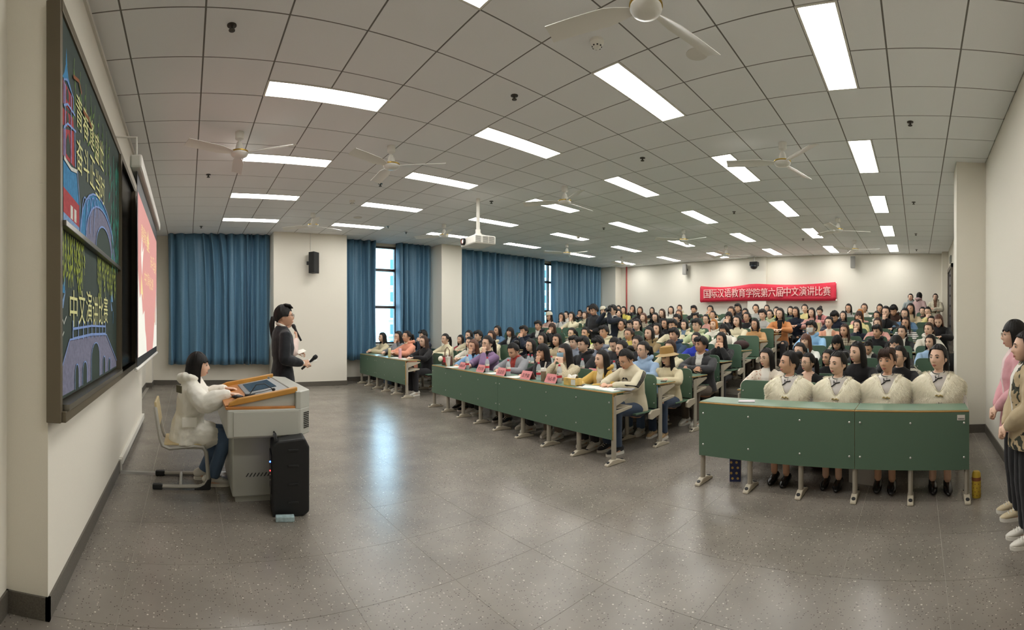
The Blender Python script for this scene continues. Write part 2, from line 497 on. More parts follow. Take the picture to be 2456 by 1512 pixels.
# ------------------------------------------------------------------ curtains
M_curt = mat('blue_satin', '#557b95', .42, spec=.4, sheen=.08, bump=.08, bscale=30, var=.06)
def curtain(label, u0, u1, z0, z1, nf, seed, taper=0.):
    rnd = random.Random(seed); n = nf * 14
    ph = [rnd.uniform(.5, 1.6) for _ in range(nf)]; am = [rnd.uniform(.45, 1.3) for _ in range(nf + 1)]
    tot = sum(ph); cum = [0]
    for p in ph: cum.append(cum[-1] + p / tot)
    def fn(s, t):
        i = min(nf - 1, max(k for k in range(nf) if cum[k] <= s + 1e-9)); q = (s - cum[i]) / (cum[i + 1] - cum[i])
        A = (am[i] * (1 - q) + am[i + 1] * q) * (.072 + .016 * (1 - t))
        w = math.cos(2 * PI * q)
        x = u0 + (u1 - taper * t ** 5 - u0) * s + .012 * math.sin(7 * s * nf + 4 * t)
        fold = A * (w + .3 * math.cos(4 * PI * q + i) * (1 - .4 * t)) * (1 + .25 * math.sin(3 * t + i)) + .014 * math.sin(9 * t + i * 2.1) * (1 - t) * .6
        return (x, 11.28 - .06 + fold, z0 + (z1 - z0) * t + (.01 * math.sin(i * 2.3) if t == 0 else 0))
    mb = MB(); mb.grid(fn, n, 18)
    o = mb.mesh('curtain', M_curt, smooth=True)
    o = obj('curtain', o)
    sm = o.modifiers.new('thickness', 'SOLIDIFY'); sm.thickness = .004
    tag(o, label, 'curtain', 'blue satin curtains')
curtain('blue satin curtain half closing the window nearest the screen, left part', -.46, 1.03, .52, CEIL, 6, 1, .10)
curtain('blue satin curtain beside the speaker pillar, right part of first window', .955, 2.02, .52, CEIL, 6, 2)
curtain('blue satin curtain bunched left of the bright open window', 3.7, 4.84, .58, CEIL, 6, 3)
curtain('blue satin curtain bunched right of the bright open window', 5.46, 6.5, .58, CEIL, 6, 4)
curtain('wide closed blue satin curtain behind the projector', 7.27, 10.88, .58, CEIL, 16, 5)
curtain('blue satin curtain at the far end by the red pipe', 11.26, 13.9, .58, CEIL, 12, 6)
# ------------------------------------------------------------------ blackboard wall
M_bframe = mat('bronze_frame', '#6a6150', .45, .35)
M_board = mat('green_chalkboard', '#2b3a33', .75, var=.12, bscale=5)
M_tray = mat('aluminium_tray', '#7d7a70', .3, .7)
M_screen_off = mat('black_display_glass', '#0b0c0f', .2)
bb = thing('blackboard', 'wall blackboard with sliding green panels covered in chalk drawings, bronze frame', 'blackboard', (-.68, 2.19, 1.0))
BT = T(.68, -2.19, -1.0)                        # children are built in room coordinates
def on_bb(name, mb, m, parent=None, **k):
    o = mb.build(name, m, parent or bb, **k)
    if parent is None: o.matrix_local = BT
    return o
V1, V2, V3 = 2.19, 4.20, 6.30
on_bb('back_panel', MB().box(-.68, -.655, V1, V3, 1.0, 3.04), M_bframe)
for nm, b in (('frame', (-.68, -.606, V1 - .02, V1 + .02, .985, 3.055)), ('frame', (-.68, -.585, V3 - .03, V3 + .02, .985, 3.055)), ('frame', (-.68, -.60, V1, V3, 3.0, 3.06)), ('frame', (-.68, -.585, V1, V3, .985, 1.04))):
    on_bb(nm, MB().box(*b), M_bframe, bevel=.004)
on_bb('centre_post', MB().box(-.66, -.59, V2 - .08, V2 - .01, 1.04, 3.0), M_bframe)
on_bb('centre_post', MB().box(-.66, -.59, 5.28, 5.35, 1.04, 3.0), M_bframe)
on_bb('display', MB().box(-.66, -.635, V2, 5.28, 1.05, 3.0), M_screen_off)
on_bb('chalk_ledge', MB().box(-.655, -.575, V1 + .03, V2 - .08, 1.04, 1.07), M_tray)
low = on_bb('lower_panel', MB().box(-.655, -.632, V1 + .022, V2 - .085, 1.085, 2.0), M_board)
up = on_bb('upper_panel', MB().box(-.63, -.612, V1 + .022, V2 - .085, 1.985, 3.0), M_board)
on_bb('panel_tray', MB().box(-.632, -.590, V1 + .03, V2 - .08, 1.955, 1.985), M_tray, bevel=.003)
on_bb('lower_panel', MB().box(-.655, -.632, 5.36, V3 - .03, 1.06, 2.0), M_board)
on_bb('upper_panel', MB().box(-.63, -.607, 5.36, V3 - .03, 1.985, 3.0), M_board)
def chalk(name, hexc): return mat('chalk_' + name, hexc, .95, var=.16, bscale=45)
K_red, K_blue, K_lblue = chalk('red', '#a8464a'), chalk('blue', '#3f80ad'), chalk('light_blue', '#7d9cc4')
K_lav, K_white, K_yel = chalk('lavender', '#77788f'), chalk('white', '#c9cdc6'), chalk('yellow', '#d8d79a')
K_green, K_teal, K_lime, K_brown = chalk('green', '#6f8f4a'), chalk('teal', '#3f8f7d'), chalk('lime', '#a3b04c'), chalk('brown', '#8d5a3c')
K_outline, K_dark = chalk('periwinkle', '#7f9ad0'), mat('board_showing', '#2c3d35', .8)
class Draw:
    """flat chalk marks on a panel: polygons and strokes laid 1 to 2 mm proud"""
    def __init__(s, x): s.mb = MB(); s.x = x; s.n = 0
    def poly(s, pts, mi=0):
        s.n += 1; x = s.x + .0004 + .00008 * s.n
        s.mb.add([(x, max(p[0], 2.224), p[1]) for p in pts], [tuple(range(len(pts)))], mi); return s
    def line(s, pts, w=.012, mi=0):
        s.n += 1; x = s.x + .0045 + .00006 * s.n; P = [Vector((0, p[0], p[1])) for p in pts]; vs = []; k = len(P)
        for i, p in enumerate(P):
            d = (P[min(i + 1, k - 1)] - P[max(i - 1, 0)]).normalized(); nn = Vector((0, -d.z, d.y)) * w / 2
            vs += [(x, p.y + nn.y, p.z + nn.z), (x, p.y - nn.y, p.z - nn.z)]
        s.mb.add(vs, [(2 * i, 2 * i + 1, 2 * i + 3, 2 * i + 2) for i in range(k - 1)], mi); return s
    def leaf(s, c, l, w, a, mi=0):
        ca, sa = math.cos(a), math.sin(a)
        q = [(0, 0), (l * .35, w / 2), (l, 0), (l * .35, -w / 2)]
        return s.poly([(c[0] + x * ca - y * sa, c[1] + x * sa + y * ca) for x, y in q], mi)
    def put(s, name, mats, parent): return tag(s.mb.build(name, mats, parent), kind='stuff')
XU, XL = -.612, -.632
d = Draw(XU)
d.poly([(2.285, 2.80), (2.30, 2.885), (2.318, 2.80)], 1)
d.poly([(2.19, 2.70), (2.26, 2.74), (2.30, 2.82), (2.34, 2.75), (2.44, 2.70), (2.31, 2.71)], 1)
for (a, b) in ((((2.20, 2.69), (2.42, 2.69), (2.43, 2.60), (2.19, 2.57)), 0), (((2.18, 2.545), (2.44, 2.585), (2.455, 2.53), (2.16, 2.46)), 0), (((2.17, 2.44), (2.455, 2.52), (2.475, 2.33), (2.17, 2.31)), 0)):
    d.poly(a, b)
for pts in ([(2.16, 2.56), (2.31, 2.60), (2.47, 2.61)], [(2.15, 2.45), (2.31, 2.50), (2.49, 2.53)], [(2.19, 2.57), (2.19, 2.69), (2.30, 2.72), (2.43, 2.69), (2.44, 2.60)], [(2.17, 2.31), (2.17, 2.45)], [(2.475, 2.33), (2.46, 2.53)], [(2.26, 2.31), (2.26, 2.68)], [(2.38, 2.32), (2.38, 2.68)]):
    d.line([(max(p[0], 2.235), p[1]) for p in pts], .012, 3)
for c, w, h in (((2.32, 2.62), .05, .07), ((2.32, 2.50), .05, .07), ((2.33, 2.34), .08, .12)):
    d.poly([(c[0] - w / 2, c[1]), (c[0] + w / 2, c[1]), (c[0] + w / 2, c[1] + h * .6), (c[0], c[1] + h), (c[0] - w / 2, c[1] + h * .6)], 4)
d.poly([(2.235, 2.30), (2.51, 2.315), (2.58, 2.145), (2.235, 2.155)], 1)
d.poly([(2.235, 2.155), (2.58, 2.145), (2.58, 2.02), (2.235, 2.03)], 0)
d.poly([(2.235, 2.03), (2.58, 2.02), (2.58, 1.988), (2.235, 1.988)], 2)
for x in (2.38, 2.46): d.poly([(x, 2.03), (x + .05, 2.03), (x + .05, 2.10), (x, 2.10)], 5)
d.line([(2.235, 2.30), (2.38, 2.29), (2.515, 2.318)], .02, 5); d.line([(2.515, 2.32), (2.585, 2.14), (2.585, 2.0)], .01, 3)
d.put('chalk_pagoda', [K_red, K_blue, K_lblue, K_outline, K_dark, K_white], up)
d = Draw(XU)
def arc(c, rx, rz, a0, a1, n=14): return [(c[0] + rx * math.cos(math.radians(a0 + (a1 - a0) * i / n)), c[1] + rz * math.sin(math.radians(a0 + (a1 - a0) * i / n))) for i in range(n + 1)]
o1, o2, o3 = arc((3.22, 1.99), .62, .36, 0, 180), arc((3.3, 1.99), .55, .30, 0, 180), arc((3.38, 1.99), .32, .19, 0, 180)
d.poly(o1, 1); d.poly(o2, 0); d.poly(o3, 3)
for q in (o1, o2, o3): d.line(q, .012, 2)
for k in range(4): d.line(arc((2.72 + .12 * k, 1.99), .10, .24 + .03 * k, 40, 170), .01, 2)
d.put('chalk_bridge', [K_lav, K_blue, K_outline, K_dark], up)
rnd = random.Random(3)
d = Draw(XU)
for k in range(46): d.leaf((rnd.uniform(3.62, 4.09), rnd.uniform(2.0, 2.85)), rnd.uniform(.08, .16), .03, rnd.uniform(-2.2, -.9), 0)
for x in (3.78, 3.95, 4.05): d.line([(x, 2.0), (x + .02, 2.4), (x, 2.86)], .012, 0)
d.put('chalk_bamboo', [K_teal], up)
d = Draw(XU)
for k in range(9):
    x = 2.46 + .14 * k; z = 2.92; pts = [(x, z)]
    for q in range(5): pts.append((x + rnd.uniform(-.02, .02), z - .06 * (q + 1)))
    d.line(pts, .006, 0)
    for p in pts[1:]: d.leaf(p, rnd.uniform(.05, .09), .022, rnd.uniform(-2.4, -.8), 0)
d.line([(2.42, 2.80), (2.55, 2.84), (2.62, 2.80)], .02, 1); d.line([(2.66, 2.72), (2.8, 2.74), (2.9, 2.72)], .02, 1)
d.put('chalk_willow', [K_green, K_brown], up)
ROTB = Matrix(((0, 0, 1, 0), (1, 0, 0, 0), (0, 1, 0, 0), (0, 0, 0, 1)))   # text x -> +Y, y -> +Z, faces +X
def letters(s, v0, z0, w, h, x, m, parent, step=None):
    for i, ch in enumerate(s):
        if ch == ' ': continue
        me = text_mesh(ch, 1., m); a, b = extent(me)
        sx, sz = w / (b[0] - a[0]), h / (b[1] - a[1])
        M = T(x, v0 + (step or w * 1.1) * i, z0 + .012 * (i % 3)) @ ROTB @ Matrix.Diagonal((sx, sz, 1, 1)) @ T(-a[0], -a[1], 0)
        obj('lettering', me, parent, M)
letters('青春逢盛世', 2.49, 2.57, .155, .19, XU + .005, K_yel, up, .175)
letters('奋斗正当时', 2.50, 2.33, .155, .19, XU + .005, K_yel, up, .18)
letters('中文演讲比赛', 2.43, 1.455, .175, .205, XL + .005, K_yel, low, .205)
d = Draw(XL)
d.poly([(2.24, 1.10), (2.26, 1.24), (2.43, 1.385), (3.0, 1.40), (3.57, 1.393), (3.85, 1.27), (4.10, 1.15), (4.10, 1.10)], 0)
for x, w, h in ((2.60, .10, .14), (2.81, .13, .14), (3.15, .30, .245), (3.48, .11, .13), (3.72, .10, .10)):
    q = [(x - w / 2, 1.10), (x + w / 2, 1.10)] + arc((x, 1.10 + h * .55), w / 2, h * .45, 0, 180, 8)
    d.poly(q, 2); d.line(q[1:] + [q[0]], .008, 1)
d.line([(2.24, 1.10), (2.26, 1.24), (2.43, 1.385), (3.0, 1.40), (3.57, 1.393), (4.10, 1.15)], .01, 1)
for z in (1.40, 1.455): d.line([(2.50, z - .012), (3.0, z + .005), (3.53, z)], .014, 1)
for k in range(9): d.line([(2.50 + .128 * k, 1.38), (2.50 + .128 * k, 1.49)], .016, 1)
d.put('chalk_bridge', [K_lav, K_outline, K_dark], low)
d = Draw(XL)
for (x0, x1, n) in ((2.25, 2.80, 12), (3.2, 4.02, 15)):
    for k in range(n):
        x = x0 + (x1 - x0) * k / n; z = 1.95; L = rnd.uniform(.12, .34)
        d.line([(x, z), (x + .02, z - L)], .006, 0)
        for q in range(int(L / .05)): d.leaf((x + .01, z - .05 * q), rnd.uniform(.05, .08), .024, rnd.uniform(-2.5, -.7), 0)
d.put('chalk_willow', [K_lime], low)
d = Draw(XL)
for cx, cz, sg in ((2.29, 1.63, 1), (3.86, 1.66, -1)):
    d.poly([(cx - .03 * sg, cz - .07), (cx + .05 * sg, cz), (cx + .07 * sg, cz + .02), (cx + .02 * sg, cz - .08)], 0)
    d.poly([(cx - .05 * sg, cz), (cx - .02 * sg, cz + .10), (cx + .03 * sg, cz + .01)], 0)
    d.poly([(cx - .02 * sg, cz), (cx + .06 * sg, cz + .09), (cx + .05 * sg, cz)], 1)
    d.line([(cx - .04 * sg, cz - .08), (cx - .03 * sg, cz - .18)], .012, 1)
for cx, cz in ((2.31, 1.48), (2.26, 1.40)):
    d.line([(cx - .04, cz + .02), (cx - .01, cz), (cx, cz - .01), (cx + .015, cz + .005), (cx + .05, cz + .03)], .009, 2)
d.put('chalk_birds', [K_lblue, K_blue, K_white], low)

# ------------------------------------------------------------------ projection screen
ps = thing('projection_screen', 'lowered projection screen showing a pink slide with yellow writing', 'screen', (-.45, 4.05, 1.08))
PT = T(.45, -4.05, -1.08)
S0, S1, SB, ST = 4.20, 6.72, 1.17, 2.68
def emis(name, hexc, e):
    m = mat(name, hexc, .8); m.node_tree.nodes['Principled BSDF'].inputs['Emission Color'].default_value = lin(hexc)
    m.node_tree.nodes['Principled BSDF'].inputs['Emission Strength'].default_value = e; return m
E_pink, E_white, E_yel, E_blue = emis('slide_pink', '#c98f8a', .16), emis('slide_white', '#dcdcd4', .17), emis('slide_yellow', '#dccb94', .16), emis('slide_blue', '#a9bdd4', .16)
pb = lambda n, mb, m, **k: mb.build(n, m, ps, PT, **k)
pb('case', MB().box(-.505, -.395, 4.05, 6.80, 2.85, 2.97), M_white, bevel=.02)
cloth = pb('screen_cloth', MB().box(-.452, -.448, S0 - .05, S1 + .05, SB - .09, 2.86), M_dark)
sl = MB().box(-.4475, -.4465, S0, S1, SB, ST).build('slide', E_pink, cloth)
pb('bottom_bar', MB().tube([(-.45, S0 - .1, SB - .1), (-.45, S1 + .1, SB - .1)], .018, 10), M_white, smooth=40)
for v in (4.12, 6.72): pb('hanger', MB().tube([(-.45, v, 2.95), (-.45, v, 3.14), (-.68, v, 3.16)], .010, 8), M_white)
d = Draw(-.446)
d.poly([(S0, SB), (S0 + .9, SB), (S0 + .82, SB + .16), (S0 + .7, SB + .25), (S0 + .62, SB + .45), (S0 + .45, SB + .40), (S0 + .3, SB + .62), (S0 + .14, SB + .55), (S0, SB + .8)], 0)
d.poly([(S1, SB), (S1 - .75, SB), (S1 - .6, SB + .14), (S1 - .45, SB + .34), (S1 - .2, SB + .3), (S1, SB + .6)], 0)
for k in range(6): d.poly([(S1 - .4 + .06 * k, SB + .3), (S1 - .36 + .06 * k, SB + .3), (S1 - .36 + .06 * k, SB + .5 + .07 * k), (S1 - .4 + .06 * k, SB + .45 + .07 * k)], k % 2 + 1)
d.poly([(S0 + .25, SB + .98), (S0 + .36, SB + 1.2), (S0 + .4, SB + 1.02), (S0 + .55, SB + 1.1), (S0 + .42, SB + .92), (S0 + .36, SB + .78)], 0)
d.poly([(S0 + .22, SB + .6), (S0 + .3, SB + .8), (S0 + .5, SB + .55), (S0 + .4, SB + .6)], 1)
d.poly([(S0 + .95, SB + 1.25), (S0 + 1.05, SB + 1.38), (S0 + 1.15, SB + 1.25), (S0 + 1.05, SB + 1.12)], 1)
d.put('slide_picture', [E_white, E_yel, E_blue], cloth)
letters('青春逢盛世', S0 + .28, SB + 1.13, .17, .16, -.4445, E_yel, cloth, .2)
letters('奋斗正当时', S0 + 1.42, SB + 1.0, .17, .16, -.4445, E_yel, cloth, .2)
letters('中文演讲比赛', S0 + .62, SB + .72, .17, .15, -.4445, E_yel, cloth, .21)

# ------------------------------------------------------------------ lectern
M_grey = mat('grey_steel_sheet', '#a5a59c', .4); M_grey2 = mat('grey_steel_light', '#b4b4ab', .35)
M_wood = mat('orange_beech', '#b9783a', .4, var=.15, bscale=9); M_wood2 = mat('beech_rail', '#c08a3c', .35, var=.1, bscale=9)
le = thing('lectern', 'grey steel multimedia lectern with beech console top and slotted base', 'lectern', (.64, 4.2, 0))
lp = lambda n, mb, m, par=None, **k: mb.build(n, m, par or le, **dict(dict(M=T(-.64, -4.2, 0) if par is None else None), **k))
def oct_(x0, x1, y0, y1, c): return [(x0, y0), (x1 - c, y0), (x1, y0 + c), (x1, y1 - c), (x1 - c, y1), (x0, y1)]
lp('plinth', MB().box(.40, .90, 3.83, 4.57, 0, .05), M_grey)
base = lp('base', MB().box(.37, .93, 3.80, 4.60, .05, .575), M_grey, bevel=.012)
sl = MB()
for k in range(12): sl.prism([(.48 + .030 * k, .215), (.488 + .030 * k, .215), (.508 + .030 * k, .245), (.500 + .030 * k, .245)], 'y', 3.797, 3.81)
tag(lp('vent_slots', sl, M_dark), kind='stuff')
cab = lp('cabinet', MB().prism(oct_(.31, 1.0, 3.62, 4.76, .10), 'z', .575, .80), M_grey2, bevel=.012)
fr = MB().box(.36, .885, 3.612, 3.622, .59, .782)
door = lp('door', fr, M_grey2, bevel=.003)
dot = MB()
for a in range(5):
    for b in range(9): dot.box(.935 + .012 * a, .942 + .012 * a, 3.655 + .012 * a - .006, 3.66 + .012 * a, .63 + .015 * b, .637 + .015 * b)
tag(lp('speaker_holes', dot, M_dark), kind='stuff')
lp('console', MB().prism([(.335, .80), (.87, .80), (.87, .925), (.335, .825)], 'y', 3.66, 4.72), M_grey2)
lp('head_block', MB().prism(oct_(.86, 1.0, 3.62, 4.76, .10), 'z', .79, .935), M_grey2, bevel=.008)
lp('desk_edge', MB().prism([(.30, .80), (.86, .795), (.86, .815), (.30, .822)], 'y', 3.63, 4.75), M_wood, bevel=.004)
lp('desktop', MB().prism([(.30, .824), (.52, .866), (.52, .87), (.30, .828)], 'y', 3.66, 4.72), M_wood)
def zs(u): return .826 + (u - .30) * .183
for y0 in (3.64, 4.70):
    lp('side_rail', MB().prism([(.32, zs(.32) - .01), (.88, zs(.88) - .01), (.88, zs(.88) + .035), (.40, zs(.40) + .04), (.33, zs(.33) + .02)], 'y', y0, y0 + .05), M_wood2, bevel=.008)
lp('monitor_frame', MB().prism([(.50, zs(.5) + .002), (.84, zs(.84) + .002), (.84, zs(.84) + .012), (.50, zs(.5) + .012)], 'y', 3.78, 4.60), M_steel)
lp('monitor', MB().prism([(.54, zs(.54) + .012), (.78, zs(.78) + .012), (.78, zs(.78) + .016), (.54, zs(.54) + .016)], 'y', 4.02, 4.52), mat('lectern_screen', '#3b4750', .12))
lp('lock', MB().lathe([(.012, 0), (.014, .02), (.0, .022)], 12, M=T(.81, 4.58, zs(.81) + .01)), M_steel, smooth=40)
mic = thing('gooseneck_microphone', 'black gooseneck microphone bent low over the lectern console', 'microphone', (.52, 3.86, zs(.52) + .004))
MB().box(-.04, .05, -.02, .02, 0, .02).build('base', M_dark, mic, bevel=.004)
MB().tube([(0, 0, .015), (.06, .03, .09), (.13, .02, .10), (.19, -.02, .06)], .004, 6).build('neck', M_dark, mic, smooth=True)
MB().ell((.20, -.026, .055), (.016, .014, .014)).build('head', M_dark, mic, smooth=True)
ms = thing('computer_mouse', 'black mouse with its cable on the beech lectern ledge', 'mouse', (.42, 3.86, .853))
MB().ell((0, 0, .014), (.05, .028, .018)).build('shell', M_dark, ms, smooth=True)
MB().tube([(.045, 0, .01), (.12, .02, .035), (.22, .0, .055), (.32, .03, .075)], .003, 6).build('cable', M_dark, ms, smooth=True)

# trolley loudspeaker, sponge, cable cover
M_spk = mat('black_abs', '#131416', .5, bump=.1, bscale=300)
sp = thing('trolley_loudspeaker', 'black upright trolley loudspeaker with carry handle standing against the lectern', 'loudspeaker', (.80, 3.60, 0), -.12)
b_ = MB().prism([(-.14, .0), (.10, .0), (.145, .03), (.145, .53), (.11, .60), (-.10, .58), (-.14, .54)], 'y', -.14, .16).build('body', M_spk, sp, bevel=.015)
for z in (.10, .24, .38, .50): MB().box(-.02, .06, -.147, -.138, z, z + .018).build('recess', M_dark, sp, bevel=.003)
MB().tube([(-.11, -.10, .55), (-.12, -.10, .625), (-.12, .10, .625), (-.11, .10, .55)], .014, 8).build('handle', M_spk, sp, smooth=True)
MB().box(-.148, -.138, -.09, .12, .16, .46).build('control_panel', M_dark, sp)
for z, m in ((.40, emis('blue_led', '#2a4cff', 6)), (.33, emis('red_led', '#c03030', 1.5)), (.30, M_steel), (.26, M_steel)): MB().lathe([(.006, 0), (.006, .01), (0, .011)], 8, M=T(-.147, -.05, z) @ RY(-PI / 2)).build('knob', m, sp)
sg = obj('chalk_eraser', MB().box(-.07, .07, -.028, .028, 0, .04).mesh('chalk_eraser', mat('pale_blue_felt', '#9fb4b8', .9, var=.25, bscale=30), bevel=.006)); sg.location = (.725, 3.40, 0); sg.rotation_euler = (0, 0, -.15)
tag(sg, 'pale blue chalk eraser block lying on the floor before the black loudspeaker', 'eraser')
cc = obj('cable_cover', MB().prism([(-.045, 0), (.045, 0), (.02, .016), (-.02, .016)], 'x', -.66, .42).mesh('cable_cover', M_steel)); cc.location = (0, 4.58, 0)
tag(cc, 'flat steel cable cover strip on the floor between wall trunking and lectern', 'cable cover')

# cantilever student chair
M_ctube = mat('chair_tube', '#aaa79e', .4); M_ply = mat('pale_plywood', '#cbb98c', .45, var=.08, bscale=8)
ch = thing('cantilever_chair', 'cantilever school chair with pale plywood seat beside the lectern', 'chair', (0, 4.34, 0))
for y in (-.19, .19):
    MB().tube([(-.26, y, .025), (.10, y, .025), (.16, y, .04), (.19, y, .09), (.17, y, .33), (.14, y, .375), (.06, y, .385), (-.16, y, .365), (-.22, y, .39), (-.245, y, .46), (-.285, y, .72)], [(.018, .022)] * 11, 8).build('side_frame', M_ctube, ch, smooth=50)
    MB().box(-.31, -.22, y - .024, y + .024, .002, .05).build('rear_cap', M_dark, ch, bevel=.008)
    MB().prism([(.06, .002), (.205, .002), (.215, .10), (.18, .09), (.15, .045)], 'y', y - .025, y + .025).build('front_cap', M_dark, ch, bevel=.005)
MB().tube([(-.06, -.19, .027), (-.06, .19, .027)], .015, 8).build('crossbar', M_ctube, ch)
MB().box(-.21, .17, -.20, .20, .392, .41).build('seat', M_ply, ch, bevel=.009)
MB().box(-.01, .012, -.19, .19, -.11, .11, M=T(-.272, 0, .67) @ RY(-.15)).build('backrest', M_ply, ch, bevel=.008)

# ------------------------------------------------------------------ wall loudspeakers, camera, pipe, door, banner
def wspeaker(label, loc, rz, w, h, dd, col):
    t = thing('wall_loudspeaker', label, 'loudspeaker', loc, rz, 'wall loudspeakers')
    MB().prism([(-w / 2, 0), (w / 2, 0), (w * .36, dd), (-w * .36, dd)], 'z', -h / 2, h / 2).build('cabinet', col, t, bevel=.006)
    MB().box(-w * .45, w * .45, -.006, 0, -h * .46, h * .46).build('grille', M_dark if col == M_spk else mat('grey_cloth', '#7f7d78', .9), t, bevel=.002)
    MB().box(-.03, .03, dd, dd + .09, -.04, .04).build('bracket', M_dark, t)
    return t
wspeaker('black wall loudspeaker tilted on the wide pillar between the curtains', (3.02, 10.58, 2.96), .75, .24, .50, .17, M_spk)
M_gs = mat('grey_speaker', '#8d8b86', .5)
wspeaker('small grey wall loudspeaker left of the red banner', (14.12, 7.75, 3.42), -PI / 2, .15, .36, .12, M_gs)
wspeaker('small grey wall loudspeaker right of the red banner', (14.12, 1.98, 3.42), -PI / 2, .15, .36, .12, M_gs)
o = obj('cable_conduit', MB().tube([(0, 0, 0), (0, 0, .50)], .008, 6).mesh('cable_conduit', M_trunk)); o.location = (2.93, V_B - .01, 3.18); tag(o, 'thin white cable duct above the black pillar loudspeaker', 'conduit')
pc = thing('ptz_camera', 'black ceiling-hung camera in front of the back wall column', 'camera', (14.0, 5.13, 3.48))
MB().tube([(0, 0, 0), (0, 0, .2)], .018, 8).build('pole', M_white, pc)
MB().box(-.10, .10, -.13, .13, -.10, .03).build('bracket', M_dark, pc, bevel=.01)
MB().ell((-.03, 0, -.11), (.11, .12, .10)).build('body', M_spk, pc, smooth=True)
MB().lathe([(.045, 0), (.045, .04), (.03, .045), (0, .045)], 14, M=T(-.13, 0, -.11) @ RY(-PI / 2)).build('lens', mat('camera_glass', '#1c2530', .08), pc, smooth=40)
M_red = mat('fire_red', '#a03c38', .45)
rp = thing('fire_pipe', 'thin red fire pipe with side branch in the far corner', 'pipe', (14.25, 10.30, .9))
MB().tube([(0, 0, 0), (0, 0, CEIL - .9)], .028, 8).build('riser', M_red, rp, smooth=40)
MB().tube([(0, .02, .78), (-.02, .24, .78)], .02, 8).build('branch', M_red, rp, smooth=40)
MB().tube([(-.02, .23, .70), (-.02, .23, .95)], .016, 8).build('branch', M_red, rp, smooth=40)
# back door in the aisle wall, standing open into the corridor
M_door = mat('door_bronze', '#6a6156', .45); M_leaf = mat('door_leaf', '#4a474b', .5)
dz = level(10)
dr = struct('door_1', MB().box(12.1, 12.2, -.96, -.88, dz, 3.10).box(13.55, 13.65, -.96, -.88, dz, 3.10).box(12.1, 13.65, -.96, -.88, 3.0, 3.10), M_door)
MB().box(12.2, 13.55, -.945, -.915, dz, 3.0).build('door_leaf', M_leaf, dr)
hw = MB()
for k in range(7): hw.box(12.86, 12.89, -.913, -.895, dz + .2 + .28 * k, dz + .26 + .28 * k)
hw.build('door_hardware', M_dark, dr)
ex = thing('exit_sign', 'small grey exit sign box above the back door frame', 'sign', (12.85, -.925, 3.30))
MB().box(-.20, .20, -.01, .03, -.09, .09).build('case', mat('sign_grey', '#8f918c', .5), ex, bevel=.004)
MB().box(-.17, .17, .03, .034, -.06, .06).build('face', mat('sign_face', '#6f756e', .4), ex)
# banner
M_ban = mat('banner_red', '#cf2740', .6, var=.06, bscale=6); M_btxt = mat('banner_letters', '#efc3bd', .7)
bn = thing('banner', 'long red cloth banner with white Chinese lettering on the back wall', 'banner', (14.17, 4.83, 2.53))
def bfn(s, t):
    y = 2.33 - 4.66 * s; zt = .27 - .07 * math.sin(PI * min(1, s * 2.6)) * (s < .385) - .06 * math.sin(PI * max(0, (s - .45) / .55)) + .02
    zb = -.27 + .02 * math.sin(5 * s)
    return (-.012 * math.sin(9 * s) * math.sin(4 * t + 1), y, zb + (zt - zb) * t)
g = MB().grid(bfn, 40, 6)
bo = g.build('cloth', M_ban, bn, smooth=True); q = bo.modifiers.new('thickness', 'SOLIDIFY'); q.thickness = .003
ROTK = Matrix(((0, 0, -1, 0), (-1, 0, 0, 0), (0, 1, 0, 0), (0, 0, 0, 1)))  # text x -> -Y, faces -X
txt = '国际汉语教育学院第六届中文演讲比赛'
for i, chh in enumerate(txt):
    me = text_mesh(chh, 1., M_btxt, .012); a, b = extent(me)
    w = .235
    M = T(-.03, 2.17 - .2555 * i, -.135 + .01 * math.sin(i * .6)) @ ROTK @ Matrix.Diagonal((w / (b[0] - a[0]), .29 / (b[1] - a[1]), 1, 1)) @ T(-a[0], -a[1], 0)
    obj('lettering', me, bn, M)
for y, z in ((2.33, .27), (-2.33, .27), (2.33, -.27), (-2.33, -.27)): MB().box(-.005, .02, y - .02, y + .02, z - .02, z + .02).build('tape', M_white, bn)

# projector on its pole
pj = thing('projector', 'white ceiling projector on a long white pole with glowing lens', 'projector', (4.78, 6.62, 2.95), math.radians(-8))
MB().box(-.21, .21, -.27, .27, -.09, .06).build('body', M_white, pj, bevel=.025, seg=3)
MB().tube([(0, 0, .05), (0, 0, CEIL - 2.95)], .032, 12).build('pole', M_white, pj, smooth=40)
MB().lathe([(.075, .06), (.075, .10), (.045, .14), (.045, .20)], 16).build('mount', M_white, pj, smooth=40)
MB().lathe([(.062, 0), (.066, .05), (.05, .055), (.05, .03), (0, .03)], 18, M=T(-.205, .12, -.01) @ RY(-PI / 2)).build('lens_ring', M_dark, pj, smooth=40)
MB().ell((-.235, .12, -.01), (.012, .035, .035)).build('lens', emis('projector_lens', '#ffb9a4', 3.0), pj, smooth=True)
vent = MB()
for s_ in (-.14, .0, .12):
    for k in range(7): vent.box(s_ - .05, s_ + .05, -.273, -.268, -.065 + .016 * k, -.058 + .016 * k)
tag(vent.build('vent_grille', M_gs, pj), kind='stuff')
MB().tube([(0, .03, .2), (.12, .05, .13), (.18, -.1, .08), (.1, -.2, .07)], .006, 6).build('cable', M_white, pj, smooth=True)

